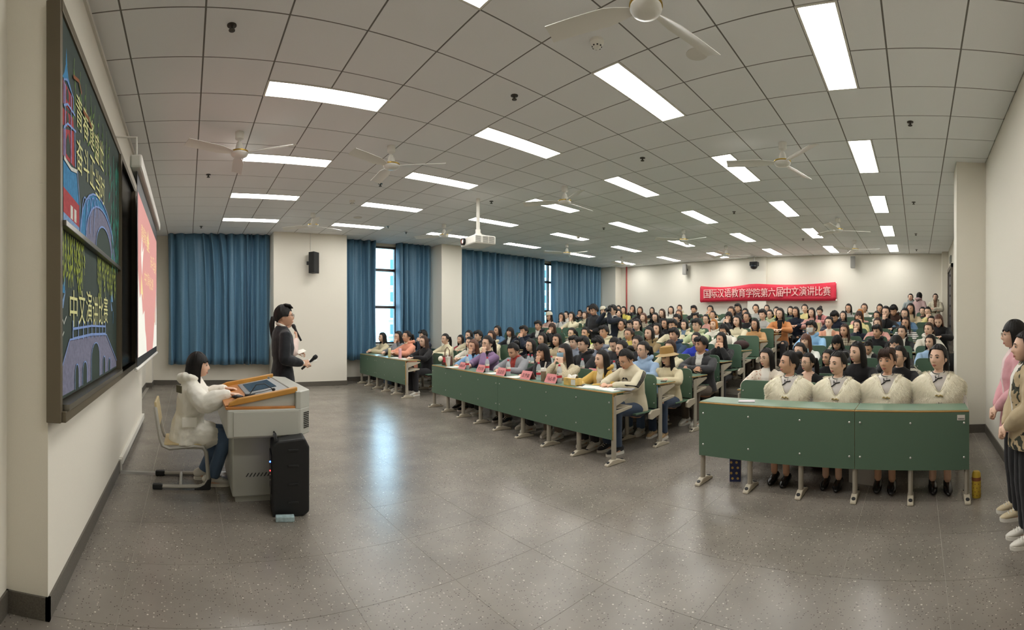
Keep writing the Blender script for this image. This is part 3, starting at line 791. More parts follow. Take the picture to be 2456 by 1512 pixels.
# ------------------------------------------------------------------ lecture benches
M_green = mat('green_laminate', '#566f5c', .38, spec=.4); M_greent = mat('green_top', '#64836f', .3)
M_edge = mat('beech_edge', '#b08a4e', .5, var=.12, bscale=20); M_cast = mat('cream_casting', '#b5ac99', .45)
M_post = mat('beige_post', '#a39c8e', .45); M_bolt = mat('bolt_head', '#c9c9c4', .3, .8)
def bev(mb, name, m, b=.006): return mb.mesh(name, m, bevel=b)
leg_me = MB().tube([(0, 0, .03), (0, 0, .71)], [(.032, .022)] * 2, 10, round_=False).mesh('leg', M_post, smooth=40)
foot_me = bev(MB().prism([(-.125, 0), (.17, 0), (.165, .018), (.04, .055), (-.04, .055), (-.12, .020)], 'y', -.026, .026), 'foot', M_cast, .008)
cap_me = MB().lathe([(.017, 0), (.017, .008), (0, .009)], 12, M=T(-.088, 0, .032) @ RY(-.4)).mesh('bolt_cap', M_dark); cap2_me = MB().lathe([(.017, 0), (.017, .008), (0, .009)], 12, M=T(.125, 0, .031) @ RY(.28)).mesh('bolt_cap', M_dark)
brk_me = bev(MB().prism([(.0, .60), (.30, .70), (.30, .722), (.0, .722)], 'y', -.012, .012), 'bracket', M_cast, .003)
arm_me = bev(MB().prism([(.0, .52), (.28, .56), (.29, .585), (.0, .56)], 'y', -.014, .014), 'shelf_arm', M_cast, .003)
seatarm_me = bev(MB().prism([(.02, .46), (-.16, .455), (-.22, .42), (-.22, .36), (-.17, .345), (-.08, .37), (.02, .40)], 'y', -.016, .016), 'seat_arm', M_cast, .006)
def seatback(w):
    h0, h1, r = .455, .865, .07; pts = [(-w / 2, h0), (w / 2, h0)]
    pts += [(w / 2 - r + r * math.cos(a), h1 - r + r * math.sin(a) + .0) for a in [k * PI / 10 for k in range(6)]]
    pts += [(-w / 2 + r + r * math.cos(a), h1 - r + r * math.sin(a)) for a in [PI / 2 + k * PI / 10 for k in range(6)]]
    return bev(MB().prism(pts, 'x', -.045, -.027), 'seat_back', M_green, .003)
def seatpan(w): return bev(MB().box(-.42, -.06, -w / 2, w / 2, .425, .445), 'seat', M_green, .008)
BLOCKS = {'aisle-side': (-.43, 1.95, 5), 'middle': (2.95, 7.25, 8), 'window-side': (8.35, 11.0, 5)}
bolt_me = MB().lathe([(.009, 0), (.009, .003), (.004, .006), (0, .006)], 10, M=RY(-PI / 2)).mesh('bolt', M_bolt)
POSTX = {}
def bench(block, k):
    v0, v1, n = BLOCKS[block]
    if block == 'window-side' and k in (3, 4): v1 = 10.7
    vm = (v0 + v1) / 2; L = (v1 - v0); w = L / n
    sl = 0. if block == 'aisle-side' else .085 if block == 'middle' else .02
    u = U1 + PITCH * (k - 1) + off(vm); z = level(min(k, 10))
    lab = ('long green desk with full front panel, first row of the %s seats' if k == 1 else 'green bench desk with fold-down seats, %s row of the %%s seats' % ordinal(k)) % block
    if k == 11: lab = 'row of green seat backs along the back wall, %s seats' % block
    t = thing('lecture_bench', lab, 'bench', (u, vm, z), -math.atan(sl), 'green lecture benches')
    xs = [-L / 2 + .02 + (L - .04) * i / n for i in range(n + 1)]
    near = k <= 4
    for i, y in enumerate(xs):
        lg = obj('leg', leg_me, t, T(.03, y, 0))
        ft = obj('foot', foot_me, lg, T(.0, 0, 0))
        if near: obj('bolt_cap', cap_me, lg); obj('bolt_cap', cap2_me, lg)
        if k < 11:
            if i in (0, n) or near: obj('bracket', brk_me, t, T(.03, y, 0)); obj('shelf_arm', arm_me, t, T(.03, y, 0))
        if k > 1 and (near or i in (0, n)): obj('seat_arm', seatarm_me, t, T(.03, y, 0))
    if k < 11:
        joint = 3 / 5. if block != 'middle' else .5
        cutp = [-L / 2, -L / 2 + L * round(joint * n) / n if block != 'aisle-side' else -L / 2 + L * 2 / 5, L / 2]
        for a, b in zip(cutp[:-1], cutp[1:]):
            tp = MB().box(-.012, .335, a + .001, b - .001, .744, .757).build('desktop', [M_edge], t, bevel=.004)
            MB().box(.0, .322, a + .003, b - .003, .7565, .7605).build('laminate', M_greent, tp)
        MB().box(.08, .30, -L / 2 + .02, L / 2 - .02, .578, .588).build('shelf', M_cast, t)
        if k == 1:
            for a, b in zip(cutp[:-1], cutp[1:]):
                p = MB().box(-.012, .006, a + .001, b - .001, .265, .744).build('front_panel', M_edge, t, bevel=.004)
                MB().box(-.0145, -.0118, a + .002, b - .002, .266, .7435).build('laminate', M_green, p)
                for y in xs:
                    if a - .05 < y < b + .05:
                        yy = min(max(y, a + .045), b - .045)
                        for zz in (.37, .655): obj('bolt', bolt_me, p, T(-.0145, yy, zz))
    if k > 1:
        sb, sp_ = seatback(w - .06), seatpan(w - .07)
        for i in range(n):
            y = (xs[i] + xs[i + 1]) / 2
            b = obj('seat_back', sb, t, T(.03, y, 0)); obj('seat', sp_, t, T(.03, y, 0))
            if near:
                for s_ in (-1, 1):
                    for zz in (.52, .75): obj('bolt', bolt_me, b, T(-.046, s_ * (w / 2 - .06), zz))
    return t
for blk in BLOCKS:
    for k in range(1, 12):
        if k == 11 and blk != 'aisle-side': pass
        bench(blk, k)
# the loose plywood chair by the middle aisle at the back
lc = thing('loose_chair', 'loose chair with pale plywood back standing in the aisle near the back', 'chair', (10.45, 2.42, level(8)))
MB().box(-.18, .18, -.19, .19, .42, .44).build('seat', M_ply, lc, bevel=.008)
MB().box(.19, .205, -.19, .19, .62, .86).build('backrest', M_ply, lc, bevel=.008)
for y in (-.17, .17):
    MB().tube([(-.16, y, 0), (-.16, y, .42)], .012, 8).build('leg', M_ctube, lc); MB().tube([(.20, y, 0), (.19, y, .86)], .012, 8).build('leg', M_ctube, lc)
# ------------------------------------------------------------------ people: shared shapes
def evalmods(mb, mods, mats, name, smooth=True):
    me = mb.mesh('tmp', [])
    o = bpy.data.objects.new('tmp', me); COL.objects.link(o)
    for ty, kw in mods:
        m = o.modifiers.new(ty, ty)
        for k, v in kw.items(): setattr(m, k, v)
    dg = bpy.context.evaluated_depsgraph_get(); dg.update()
    r = bpy.data.meshes.new_from_object(o.evaluated_get(dg))
    bpy.data.objects.remove(o); bpy.data.meshes.remove(me)
    r.name = name; r.materials.clear()
    for m in mats: r.materials.append(m)
    if smooth: r.polygons.foreach_set('use_smooth', [True] * len(r.polygons))
    return r
TX = bpy.data.textures.new('folds', 'CLOUDS'); TX.noise_scale = .16; TX.noise_depth = 2
def remesh(mb, vox, mats, name, sm=2, ratio=None, folds=0.):
    mods = [('REMESH', dict(mode='VOXEL', voxel_size=vox)), ('SMOOTH', dict(factor=.5, iterations=sm))]
    if folds: mods.append(('DISPLACE', dict(texture=TX, strength=folds, mid_level=.5)))
    if ratio: mods.append(('DECIMATE', dict(ratio=ratio)))
    return evalmods(mb, mods, mats, name)
SKINS = [mat('skin_light', '#dcb59c', .5, spec=.4), mat('skin_warm', '#cfa286', .5, spec=.4), mat('skin_tan', '#b98a6e', .5, spec=.4)]
HAIRS = {'k': mat('hair_black', '#171413', .5, spec=.25, var=.35, bscale=60), 'b': mat('hair_brown', '#38271f', .5, spec=.25, var=.3, bscale=60),
         'r': mat('hair_auburn', '#55311f', .4, spec=.4, var=.3, bscale=60), 'o': mat('hair_ginger', '#a86a2c', .45, spec=.4, var=.3, bscale=60)}
M_eyew = mat('eye_white', '#cfc6bb', .3); M_iris = mat('iris', '#1d120e', .2); M_lip = mat('lips', '#a65650', .45)
M_shirt = mat('white_shirt', '#d9d5cb', .7); M_lens = mat('spectacle_frame', '#2b2725', .35)
M_lens2 = mat('wire_frame', '#a08f7c', .3, .6)

def head_mb(M, male=False):
    nu, nv = 40, 34; vs = []
    sm = lambda a, b, x: (lambda t: t * t * (3 - 2 * t))(max(0, min(1, (x - a) / (b - a))))
    g = lambda x, s: math.exp(-(x / s) ** 2)
    for j in range(nv + 1):
        th = PI * j / nv
        for i in range(nu):
            a = 2 * PI * i / nu
            x, y, z = .095 * math.sin(th) * math.cos(a), .075 * math.sin(th) * math.sin(a), .118 * math.cos(th)
            if z < 0:
                q = sm(0, -.112, z)
                y *= 1 - (.24 if not male else .15) * q
                if x < 0: x *= 1 - .55 * q
                else: x *= 1 + .28 * q
            if x > 0: x *= 1 + .05 * g(z + .03, .05)
            if x > .03:
                f = sm(.03, .08, x)
                x -= .010 * f * (g(abs(y) - .032, .016) * g(z - .004, .013))          # eye sockets
                x += .006 * f * g(abs(y) - .030, .02) * g(z - .026, .010)             # brow
                nz = sm(.020, -.030, z) * (1 - sm(-.030, -.046, z))
                x += f * g(y, .0105 + .004 * nz) * (.006 * g(z - .005, .02) + .022 * nz)
                x += .0035 * f * g(y, .022) * (g(z + .060, .006) + g(z + .071, .007))  # lips
                x -= .004 * f * g(y, .03) * g(z + .083, .006)
                x += .016 * f * g(y, .028) * g(z + .099, .020)                        # chin
                y += (.003 if y > 0 else -.003) * f * g(z + .025, .03)
            vs.append((x, y, z))
    fs = []
    for j in range(nv):
        for i in range(nu):
            a, b = j * nu + i, j * nu + (i + 1) % nu
            fs.append((a, a + nu, b + nu, b))
    mb = MB(); mb.add(vs, fs, 0, M)
    for s in (-1, 1):
        mb.ell((-.012, s * .074, -.012), (.019, .010, .031), 10, 8, 0, M @ RZ(s * .25))
    return mb
def hand(mb, w, d, up, curl=.5, side=1, r=.0074, grip=False):
    """palm, four unequal bent fingers and a thumb; w wrist, d pointing, up back of the hand, side +1 left hand"""
    w, d, up = Vector(w), Vector(d).normalized(), Vector(up)
    up = (up - d * up.dot(d)).normalized(); s = up.cross(d) * side          # towards the thumb
    k = w + d * .085
    mb.tube([w - d * .01, w + d * .035, k], [(.016, .026), (.014, .036), (.012, .038)], 10, ref=s)
    for i, (o, l) in enumerate(((.033, .070), (.0115, .078), (-.0105, .072), (-.032, .056))):
        p = k + s * o; c = curl + .08 * i
        d1 = (d * math.cos(c * .6) - up * math.sin(c * .6) + s * o * 1.5).normalized()
        d2 = (d * math.cos(c * 1.8) - up * math.sin(c * 1.8)).normalized()
        d3 = (d * math.cos(c * 2.8) - up * math.sin(c * 2.8)).normalized()
        p1 = p + d1 * l * .45; p2 = p1 + d2 * l * .32; p3 = p2 + d3 * l * .26
        mb.tube([p - d * .012, p, p1, p2, p3], [r * 1.15, r * 1.12, r, r * .92, r * .8], 7)
    t0 = w + d * .028 + s * .026; t1 = t0 + (d * .7 + s * .75 - up * .3).normalized() * .038
    t2 = t1 + (d * .9 + s * (.1 - .5 * curl) - up * .45 * (1 + curl)).normalized() * .034
    mb.tube([t0 - s * .012, t0, t1, t2], [r * 1.4, r * 1.35, r * 1.15, r * .9], 7)

def headM(hc, yaw, pitch, roll=0): return T(*hc) @ RZ(yaw) @ RY(pitch) @ RX(roll)
ARMS = {   # elbow, wrist, pointing, back of hand (left arm; right is mirrored in y)
    'd': ((.27, .235, .775), (.45, .075, .800), (.6, -.8, -.05), (.1, 0, 1)),
    'c': ((.33, .13, .80), (.235, .055, .975), (-.15, -.1, 1), (.9, .3, .1)),
    'm': ((.34, .17, .80), (.275, .055, .985), (-.2, -.25, 1), (.8, .7, .1)),
    'f': ((.24, .25, .80), (.36, -.02, .815), (.1, -1, .0), (.8, 0, .5)),
    'u': ((.10, .225, .66), (.29, .10, .57), (.8, -.55, -.1), (.1, .2, 1)),
    'p': ((.33, .20, .84), (.33, .085, 1.06), (.0, -.15, 1), (-.8, .5, .0)),
}
def mir(p): return (p[0], -p[1], p[2])
class Proto: pass
def make(key, male=False, yaw=0., pitch=0., la='d', ra='d', stand=False, hc=None, arms=None, lean=0., vox=.0064, hood=False, legs=None, top_low=None, puff=1., handcurl=(.5, .5), torso=None, roll=0., topmats=3, dress=False, skirt=False, keep_top=True, sleeves=False):
    P = Proto(); P.male = male
    if stand:
        tor = torso or [((0, 0, .80), .105, .165), ((0, 0, .92), .10, .160), ((.0, 0, 1.03), .085, .130), ((.005, 0, 1.18), .105, .158), ((-.005, 0, 1.31), .092, .165), ((-.014, 0, 1.375), .070, .125), ((-.01, 0, 1.43), .05, .052)]
        S = (-.005, .172, 1.325); nk = (-.008, 0, 1.39); hc = hc or (.015, 0, 1.54)
        lg = legs or [((0, .085, .86), (.02, .09, .46), (-.01, .085, .09)), ((0, -.085, .86), (.02, -.09, .46), (-.01, -.085, .09))]
    else:
        tor = torso or [((0, 0, .45), .12, .17), ((.005, 0, .55), .115, .160), ((.02, 0, .66), .095, .135), ((.05, 0, .80), .108, .155), ((.065, 0, .90), .092, .160), ((.072, 0, .958), .068, .120), ((.082, 0, 1.01), .048, .05)]
        S = (.062, .165, .905); nk = (.072, 0, .97); hc = hc or (.11, 0, 1.135)
        lg = legs or [((0, .09, .475), (.41, .095, .50), (.40, .10, .09)), ((0, -.09, .475), (.41, -.095, .50), (.36, -.10, .09))]
    if male:
        S = (S[0], S[1] * 1.13, S[2]); tor = [(c, a * 1.05, b * 1.1) for c, a, b in tor]
    P.M = headM(hc, yaw, pitch, roll)
    A = arms or (ARMS[la], tuple(mir(q) if i < 4 else q for i, q in enumerate(ARMS[ra])))
    chin = P.M @ Vector((-.015, 0, -.07))
    # ---- the body: one continuous surface
    mb = head_mb(P.M, male)
    mb.tube([nk, (Vector(nk) + chin) / 2 + Vector((-.004, 0, 0)), P.M @ Vector((-.018, 0, -.03))], [(.052, .055), (.047, .048), (.046, .048)] if male else [(.047, .052), (.041, .042), (.042, .044)], 14)
    mb.tube([c for c, a, b in tor], [(a * .9, b * .9) for c, a, b in tor], 18)
    sides = ((1, S), (-1, mir(S)))
    for (sd, s), a in zip(sides, A):
        e, w = a[0], a[1]
        mb.tube([(s[0], s[1] * .6, s[2]), s, (Vector(s) + Vector(e)) / 2, e], [.045, .044, .040, .036], 10)
        wv, ev = Vector(w), Vector(e)
        mb.tube([e, ev.lerp(wv, .35), ev.lerp(wv, .8), w], [.036, .037, .028, (.020, .026)], 10)
        hand(mb, w, a[2], a[3], handcurl[0 if sd > 0 else 1], sd)
    for h, k, an in lg:
        mb.tube([h, Vector(h).lerp(Vector(k), .5), k], [.075, .066, .052], 12)
        mb.tube([k, Vector(k).lerp(Vector(an), .35), Vector(k).lerp(Vector(an), .8), an], [.051, .049, .034, .033], 12)
        mb.tube([(an[0] - .02, an[1], .045), (an[0] + .06, an[1], .04), (an[0] + .13, an[1], .03)], [.03, .03, .02], 8)
    P.body = remesh(mb, vox, SKINS[:1], 'body', 2, .34)
    # ---- top
    if keep_top:
        mb = MB(); ex = .018 * puff
        t2 = [(c, a + ex, b + ex) for c, a, b in tor]
        if top_low is not None: t2[0] = ((t2[0][0][0], 0, top_low), t2[0][1] + .012, t2[0][2] + .012)
        t2[-1] = (t2[-1][0], tor[-1][1] + .010, tor[-1][2] + .012)
        mb.tube([c for c, a, b in t2], [(a, b) for c, a, b in t2], 20, round_=False)
        for (sd, s), a in zip(sides, A):
            e, w = Vector(a[0]), Vector(a[1]); s = Vector(s)
            mb.tube([(s[0], s[1] * .55, s[2] + .01), s, (s + e) / 2, e], [.058 + ex * .3, .056 + ex * .5, .052 + ex, .047 + ex], 12)
            mb.tube([e, e.lerp(w, .4), e.lerp(w, .88)], [.047 + ex, .043 + ex, .034 + ex * .6], 12, round_=True)
        if skirt:
            for h, k, an in lg: mb.tube([h, Vector(h).lerp(Vector(k), .35), Vector(h).lerp(Vector(k), .62)], [(.135, .125), (.125, .12), (.105, .105)], 14)
        # collar
        n0 = Vector(tor[-1][0])
        if hood:
            mb.tube([n0 + Vector((-.035, .09, -.01)), n0 + Vector((-.10, .07, .02)), n0 + Vector((-.135, 0, .0)), n0 + Vector((-.10, -.07, .02)), n0 + Vector((-.035, -.09, -.01))], [.018, .042, .058, .042, .018], 12)
            mb.tube([n0 + Vector((.065, .0, -.06)), n0 + Vector((.03, .075, .0)), n0 + Vector((-.06, .095, .02))], [.018, .026, .03], 10)
            mb.tube([n0 + Vector((.065, .0, -.06)), n0 + Vector((.03, -.075, .0)), n0 + Vector((-.06, -.095, .02))], [.018, .026, .03], 10)
        P.top = remesh(mb, .0095, [M_shirt] * topmats, 'top', 4, None, .016 * puff)
        # front opening (slot 1) and neck rim (slot 2)
        zs_, xs_ = n0.z, n0.x
        n = len(P.top.polygons); c = np.empty(n * 3); P.top.polygons.foreach_get('center', c); c = c.reshape(-1, 3)
        nn = np.empty(n * 3); P.top.polygons.foreach_get('normal', nn); nn = nn.reshape(-1, 3)
        zb = tor[2][0][2]
        w = .028 + .035 * np.clip((c[:, 2] - zb) / (zs_ - zb), 0, 1)
        idx = np.where((nn[:, 0] > .25) & (np.abs(c[:, 1]) < w) & (c[:, 2] > zb - .03) & (c[:, 0] < tor[3][0][0] + .20) & (c[:, 0] > tor[2][0][0]), 1, 0)
        idx = np.where((c[:, 2] > zs_ - .028) & (np.hypot(c[:, 0] - xs_, c[:, 1]) < .085), 2, idx)
        if sleeves:
            dm = np.full(n, 9.)
            for (sd, s), a in zip(sides, A):
                pl = [np.array(s), np.array(a[0]), np.array(a[1])]
                for p, q in zip(pl[:-1], pl[1:]):
                    t_ = np.clip(((c - p) @ (q - p)) / ((q - p) @ (q - p)), 0, 1); dm = np.minimum(dm, np.linalg.norm(c - p - t_[:, None] * (q - p), axis=1))
            idx = np.where(dm < .105, 2, np.where(idx == 2, 0, idx))
        P.top.polygons.foreach_set('material_index', idx.astype(np.int32))
    # ---- trousers and shoes
    mb = MB()
    hp = tor[0][0]
    mb.tube([(hp[0], -.07, hp[2] + .03), (hp[0], .07, hp[2] + .03)], [(.115, .13), (.115, .13)] if stand else [(.115, .12), (.115, .12)], 14, ref=(0, 0, 1))
    if stand: mb.tube([(0, 0, .80), (0, 0, .98)], [(.115, .172), (.10, .15)], 16)
    for h, k, an in lg:
        h, k, a2 = Vector(h), Vector(k), Vector(an)
        mb.tube([h, h.lerp(k, .5), k, k.lerp(a2, .12)], [.09, .082, .070, .068], 12)
        mb.tube([k, k.lerp(a2, .4), a2 + Vector((0, 0, -.005))], [.068, .064, .060], 12, round_=False)
    P.legs = remesh(mb, .013, [M_shirt], 'trousers', 3, .6, .010)
    P.shoe = []
    for h, k, an in lg: P.shoe.append((an[0], an[1]))
    P.ank = lg
    return P
def shoe_mesh(kind):
    mb = MB()
    if kind == 'heel':
        mb.tube([(-.05, 0, .050), (.0, 0, .048), (.07, 0, .040), (.13, 0, .034), (.175, 0, .024)], [(.036, .036), (.036, .037), (.036, .041), (.032, .040), (.018, .022)], 14)
        mb.tube([(-.065, 0, .045), (-.075, 0, .004)], [.012, .008], 8, round_=False)
        return mb.mesh('shoe', mat('black_pumps', '#141313', .25), smooth=60)
    def sole(s, t):
        return None
    pts = [(-.085, .03), (-.04, .036), (.03, .036), (.09, .046), (.14, .040), (.168, .018), (.168, -.014), (.14, -.036), (.09, -.042), (.03, -.034), (-.04, -.034), (-.085, -.028), (-.098, 0)]
    mb.prism(pts, 'z', .0, .028, 1)
    mb.tube([(-.075, 0, .06), (-.04, 0, .072), (.02, 0, .066), (.08, .003, .048), (.125, .004, .038), (.155, .002, .030)], [(.04, .030), (.046, .034), (.042, .035), (.028, .040), (.020, .038), (.012, .022)], 14)
    for k in range(4): mb.tube([(.03 + .022 * k, -.026, .104 - .013 * k), (.035 + .022 * k, 0, .118 - .014 * k), (.03 + .022 * k, .026, .104 - .013 * k)], .0045, 6, 1)
    return mb.mesh('shoe', [mat('shoe_white', '#d6d2c8', .55), mat('sole_white', '#dedad0', .6)], smooth=50)
SHOE = {'sneaker': shoe_mesh('sneaker'), 'heel': shoe_mesh('heel')}

# ---- hair (head coordinates, face towards +x)
def hair_mesh(style, mt='k'):
    """a closed shell: over the skull, then hanging free where the style is long"""
    L = {'L': .37, 'F': .35, 'C': .155, 'S': 0, 'P': 0, 'B': 0, 'K': 0, 'H': .33, 'Q': 0}[style]
    nu, n1, n2 = 72, 13, (12 if L else 0)
    tk = {'S': .020, 'K': .034, 'Q': .016}.get(style, .012)
    a_, b_, c_ = .097 + tk, .077 + tk, .120 + tk
    rnd = random.Random(len(style) + ord(style)); ph = [rnd.uniform(0, 6) for _ in range(6)]
    outer = []
    def edge(f):
        d = abs(f)
        if style in 'LHC': th0 = 47 + 8 * (d / 1.1) if d < 1.05 else 47 + 8 + (d - 1.05) / .25 * 45
        elif style == 'F': th0 = 74 + 5 * math.cos(9 * f) if d < 1.0 else 76 + (d - 1.0) / .25 * 30
        elif style in 'SQ': th0 = 60 + 5 * math.sin(7 * f + 1) if d < .9 else 62 + (d - .9) / .4 * 35
        elif style == 'K': th0 = 62 + 6 * math.sin(8 * f) if d < .9 else 62 + (d - .9) / .4 * 30
        else: th0 = 47 + 6 * d if d < 1.1 else 53 + (d - 1.1) / .35 * 44
        cap = {'S': 118, 'Q': 114, 'K': 116, 'P': 128, 'B': 128}.get(style, 98)
        side = {'S': 88, 'Q': 92, 'K': 90, 'P': 92, 'B': 92}.get(style, 98)
        lim = side + (cap - side) * max(0, min(1, (d - 1.75) / .7))
        return min(th0, lim)
    for i in range(nu):
        f = -PI + 2 * PI * (i + .5) / nu; col = []
        te = math.radians(edge(f)); d = abs(f)
        long_ = L * max(0, min(1, (d - (1.24 if style != 'F' else 1.16)) / .12)) if L else 0
        if L and d > 2.0: long_ *= 1.06
        for j in range(n1 + 1):
            th = te * j / n1
            w = 1 + (.014 * math.sin(24 * f + ph[0]) + .010 * math.sin(41 * f + ph[1])) * min(1, j / 4)
            if style == 'K': w += .05 * math.sin(13 * f + 5 * th) * math.sin(9 * th + 2 * f)
            if style in 'SQ': w += .03 * math.sin(11 * f + 3) * math.sin(5 * th)
            x, y, z = a_ * math.sin(th) * math.cos(f) * w - .006, b_ * math.sin(th) * math.sin(f) * w, c_ * math.cos(th) * w
            if style in 'LHCPB': z -= .008 * math.exp(-(f / .12) ** 2) * (d < 1) * math.exp(-((th - .6) / .5) ** 2)
            if th > PI / 2 and style in 'SQPBK': y *= 1 - .25 * (th - PI / 2); x *= 1 - .25 * (th - PI / 2)
            col.append((x, y, z))
        if n2:
            x0, y0, z0 = col[-1]
            for j in range(1, n2 + 1):
                t = j / n2; dz = long_ * t
                r = 1 + .05 * math.sin(PI * t) + (.03 * math.sin(24 * f + ph[2]) + .02 * math.sin(37 * f + 3 * t)) * t
                bx = x0 * r - (.02 * t if d > 1.9 else -.015 * t) * (long_ / .3 if L > .2 else .5)
                by = y0 * r * (1 + (.10 if L > .2 else -.06) * t)
                if L > .2 and t > .55: by *= 1 - .25 * (t - .55)
                col.append((bx, by, z0 - dz))
        outer.append(col)
    m = len(outer[0]); mb = MB(); vs = []
    for col in outer:
        for p in col: vs.append(p)
    for col in outer:
        for j, p in enumerate(col):
            q = Vector(p); h = Vector((q.x, q.y, q.z if j <= n1 else 0)); h = h.normalized() * .010 if h.length > .01 else Vector((0, 0, .01))
            vs.append(tuple(q - h))
    N = nu * m; fs = []
    for i in range(nu):
        k = (i + 1) % nu
        for j in range(m - 1):
            a, b, c, e = i * m + j, k * m + j, k * m + j + 1, i * m + j + 1
            fs.append((a, e, c, b)); fs.append((a + N, b + N, c + N, e + N))
        a, b = i * m + m - 1, k * m + m - 1
        fs.append((a, a + N, b + N, b))
    mb.add(vs, fs)
    if style == 'P':
        mb.tube([(-.105, 0, .03), (-.150, 0, .02), (-.165, 0, -.06), (-.155, .01, -.18), (-.15, .0, -.29)], [.022, .032, .036, .030, .010], 12)
        for s in (-1, 1): mb.tube([(.035, s * .072, .075), (.040, s * .084, .02), (.034, s * .082, -.04)], [.006, .005, .002], 7)
    if style == 'B':
        mb.ell((-.115, 0, .075), (.045, .048, .045), 14, 10)
        for s in (-1, 1): mb.tube([(.035, s * .072, .07), (.040, s * .084, .02), (.034, s * .082, -.03)], [.005, .004, .002], 7)
    if style == 'S':
        for k in range(9): mb.tube([(.055, -.05 + .0125 * k, .115), (.088, -.058 + .0142 * k, .085), (.093, -.055 + .0132 * k, .050 + .008 * (k % 3))], [.013, .012, .004], 6)
    if style == 'Q':
        for k in range(9): mb.tube([(.01, -.05 + .0125 * k, .128), (.06, -.055 + .014 * k, .118), (.098, -.048 + .012 * k, .088 + .006 * (k % 3))], [.016, .017, .004], 6)
    return mb.mesh('hair', HAIRS[mt], smooth=70)
HAIR = {}
def hair(style):
    if style not in HAIR: HAIR[style] = hair_mesh(style)
    return HAIR[style]
def face_parts():
    d = {}
    e = MB(); e.ell((0, 0, 0), (.005, .0135, .0062), 14, 8, 0); e.ell((.0022, 0, .0003), (.0042, .0064, .0060), 12, 8, 1)
    e.tube([(.0025, -.014, .001), (.0045, -.007, .0062), (.0048, 0, .0072), (.0045, .007, .0062), (.0025, .014, .001)], .0016, 6, 1)
    d['eye'] = e.mesh('eye', [M_eyew, M_iris], smooth=True)
    b = MB(); b.tube([(0, -.017, -.001), (.002, -.006, .003), (.002, .006, .0035), (-.002, .018, -.001)], [(.002, .0028), (.0024, .0036), (.0022, .0032), (.0014, .0018)], 7, ref=(0, 0, 1))
    d['eyebrow'] = b.mesh('eyebrow', HAIRS['k'], smooth=True)
    m = MB()
    m.tube([(-.004, -.021, 0), (.003, -.010, .0035), (.0055, 0, .0022), (.003, .010, .0035), (-.004, .021, 0)], [.0015, .0038, .004, .0038, .0015], 8, ref=(0, 0, 1))
    m.tube([(-.004, -.019, -.001), (.002, -.009, -.006), (.005, 0, -.0075), (.002, .009, -.006), (-.004, .019, -.001)], [.0015, .0042, .005, .0042, .0015], 8, ref=(0, 0, 1))
    d['mouth'] = m.mesh('mouth', M_lip, smooth=True)
    g = MB()
    for s in (-1, 1):
        ring = [(.004 * math.cos(t) * 0, s * .034 + .024 * math.cos(t), .019 * math.sin(t)) for t in [2 * PI * k / 16 for k in range(17)]]
        g.tube(ring, .0018, 5, round_=False)
        g.tube([(0, s * .057, .006), (-.03, s * .074, .006), (-.105, s * .078, .002)], .0018, 5)
    g.tube([(0, -.010, .003), (.003, 0, .006), (0, .010, .003)], .0018, 5)
    d['glasses'] = g.mesh('glasses', M_lens2, smooth=True)
    k = MB()
    def mk(s, t):
        f = (s - .5) * 2; z = -.03 + (.5 - t) * .085
        x = .109 + .018 * math.exp(-(f / .35) ** 2) * math.exp(-((t - .35) / .4) ** 2) - .045 * f * f - .012 * (t - .5) ** 2
        return (x, f * (.072 - .018 * t * t), z - .02 * (abs(f) ** 2) * 0)
    k.grid(mk, 15, 8)
    for s in (-1, 1):
        k.tube([(.055, s * .070, .0), (.0, s * .083, .012), (-.025, s * .084, .01)], .0018, 5); k.tube([(.055, s * .058, -.06), (.0, s * .080, -.03), (-.025, s * .084, -.005)], .0018, 5)
    d['mask'] = k
    return d
FACE = face_parts()
def mask_mesh(c): return FACE['mask'].mesh('mask', mat('mask_' + c, {'white': '#d8d6d0', 'blue': '#8fb7cf'}[c], .8), smooth=70)
def hat_mesh(kind):
    mb = MB()
    if kind == 'w':
        mb.lathe([(.115, .045), (.118, .07), (.108, .115), (.07, .150), (0, .160)], 20, M=Matrix.Diagonal((1.0, .86, 1, 1)))
        mb.prism([(.07, -.075), (.13, -.065), (.165, -.03), (.17, 0), (.165, .03), (.13, .065), (.07, .075)], 'z', .046, .054)
        return mb.mesh('hat', mat('cap_cream', '#cfc8b4', .8), smooth=50)
    mb.lathe([(.112, .055), (.116, .10), (.106, .155), (.07, .168), (0, .165)], 24, M=Matrix.Diagonal((1.0, .9, 1, 1)), cap=False)
    mb.lathe([(.110, .062), (.150, .045), (.185, .030), (.187, .026), (.150, .039), (.110, .055)], 28, 1, M=Matrix.Diagonal((1.0, .92, 1, 1)), cap=False)
    return mb.mesh('hat', [mat('hat_ochre', '#a5824a', .85, bump=.3, bscale=150), mat('hat_brim', '#b39a70', .85, bump=.3, bscale=150)], smooth=50)

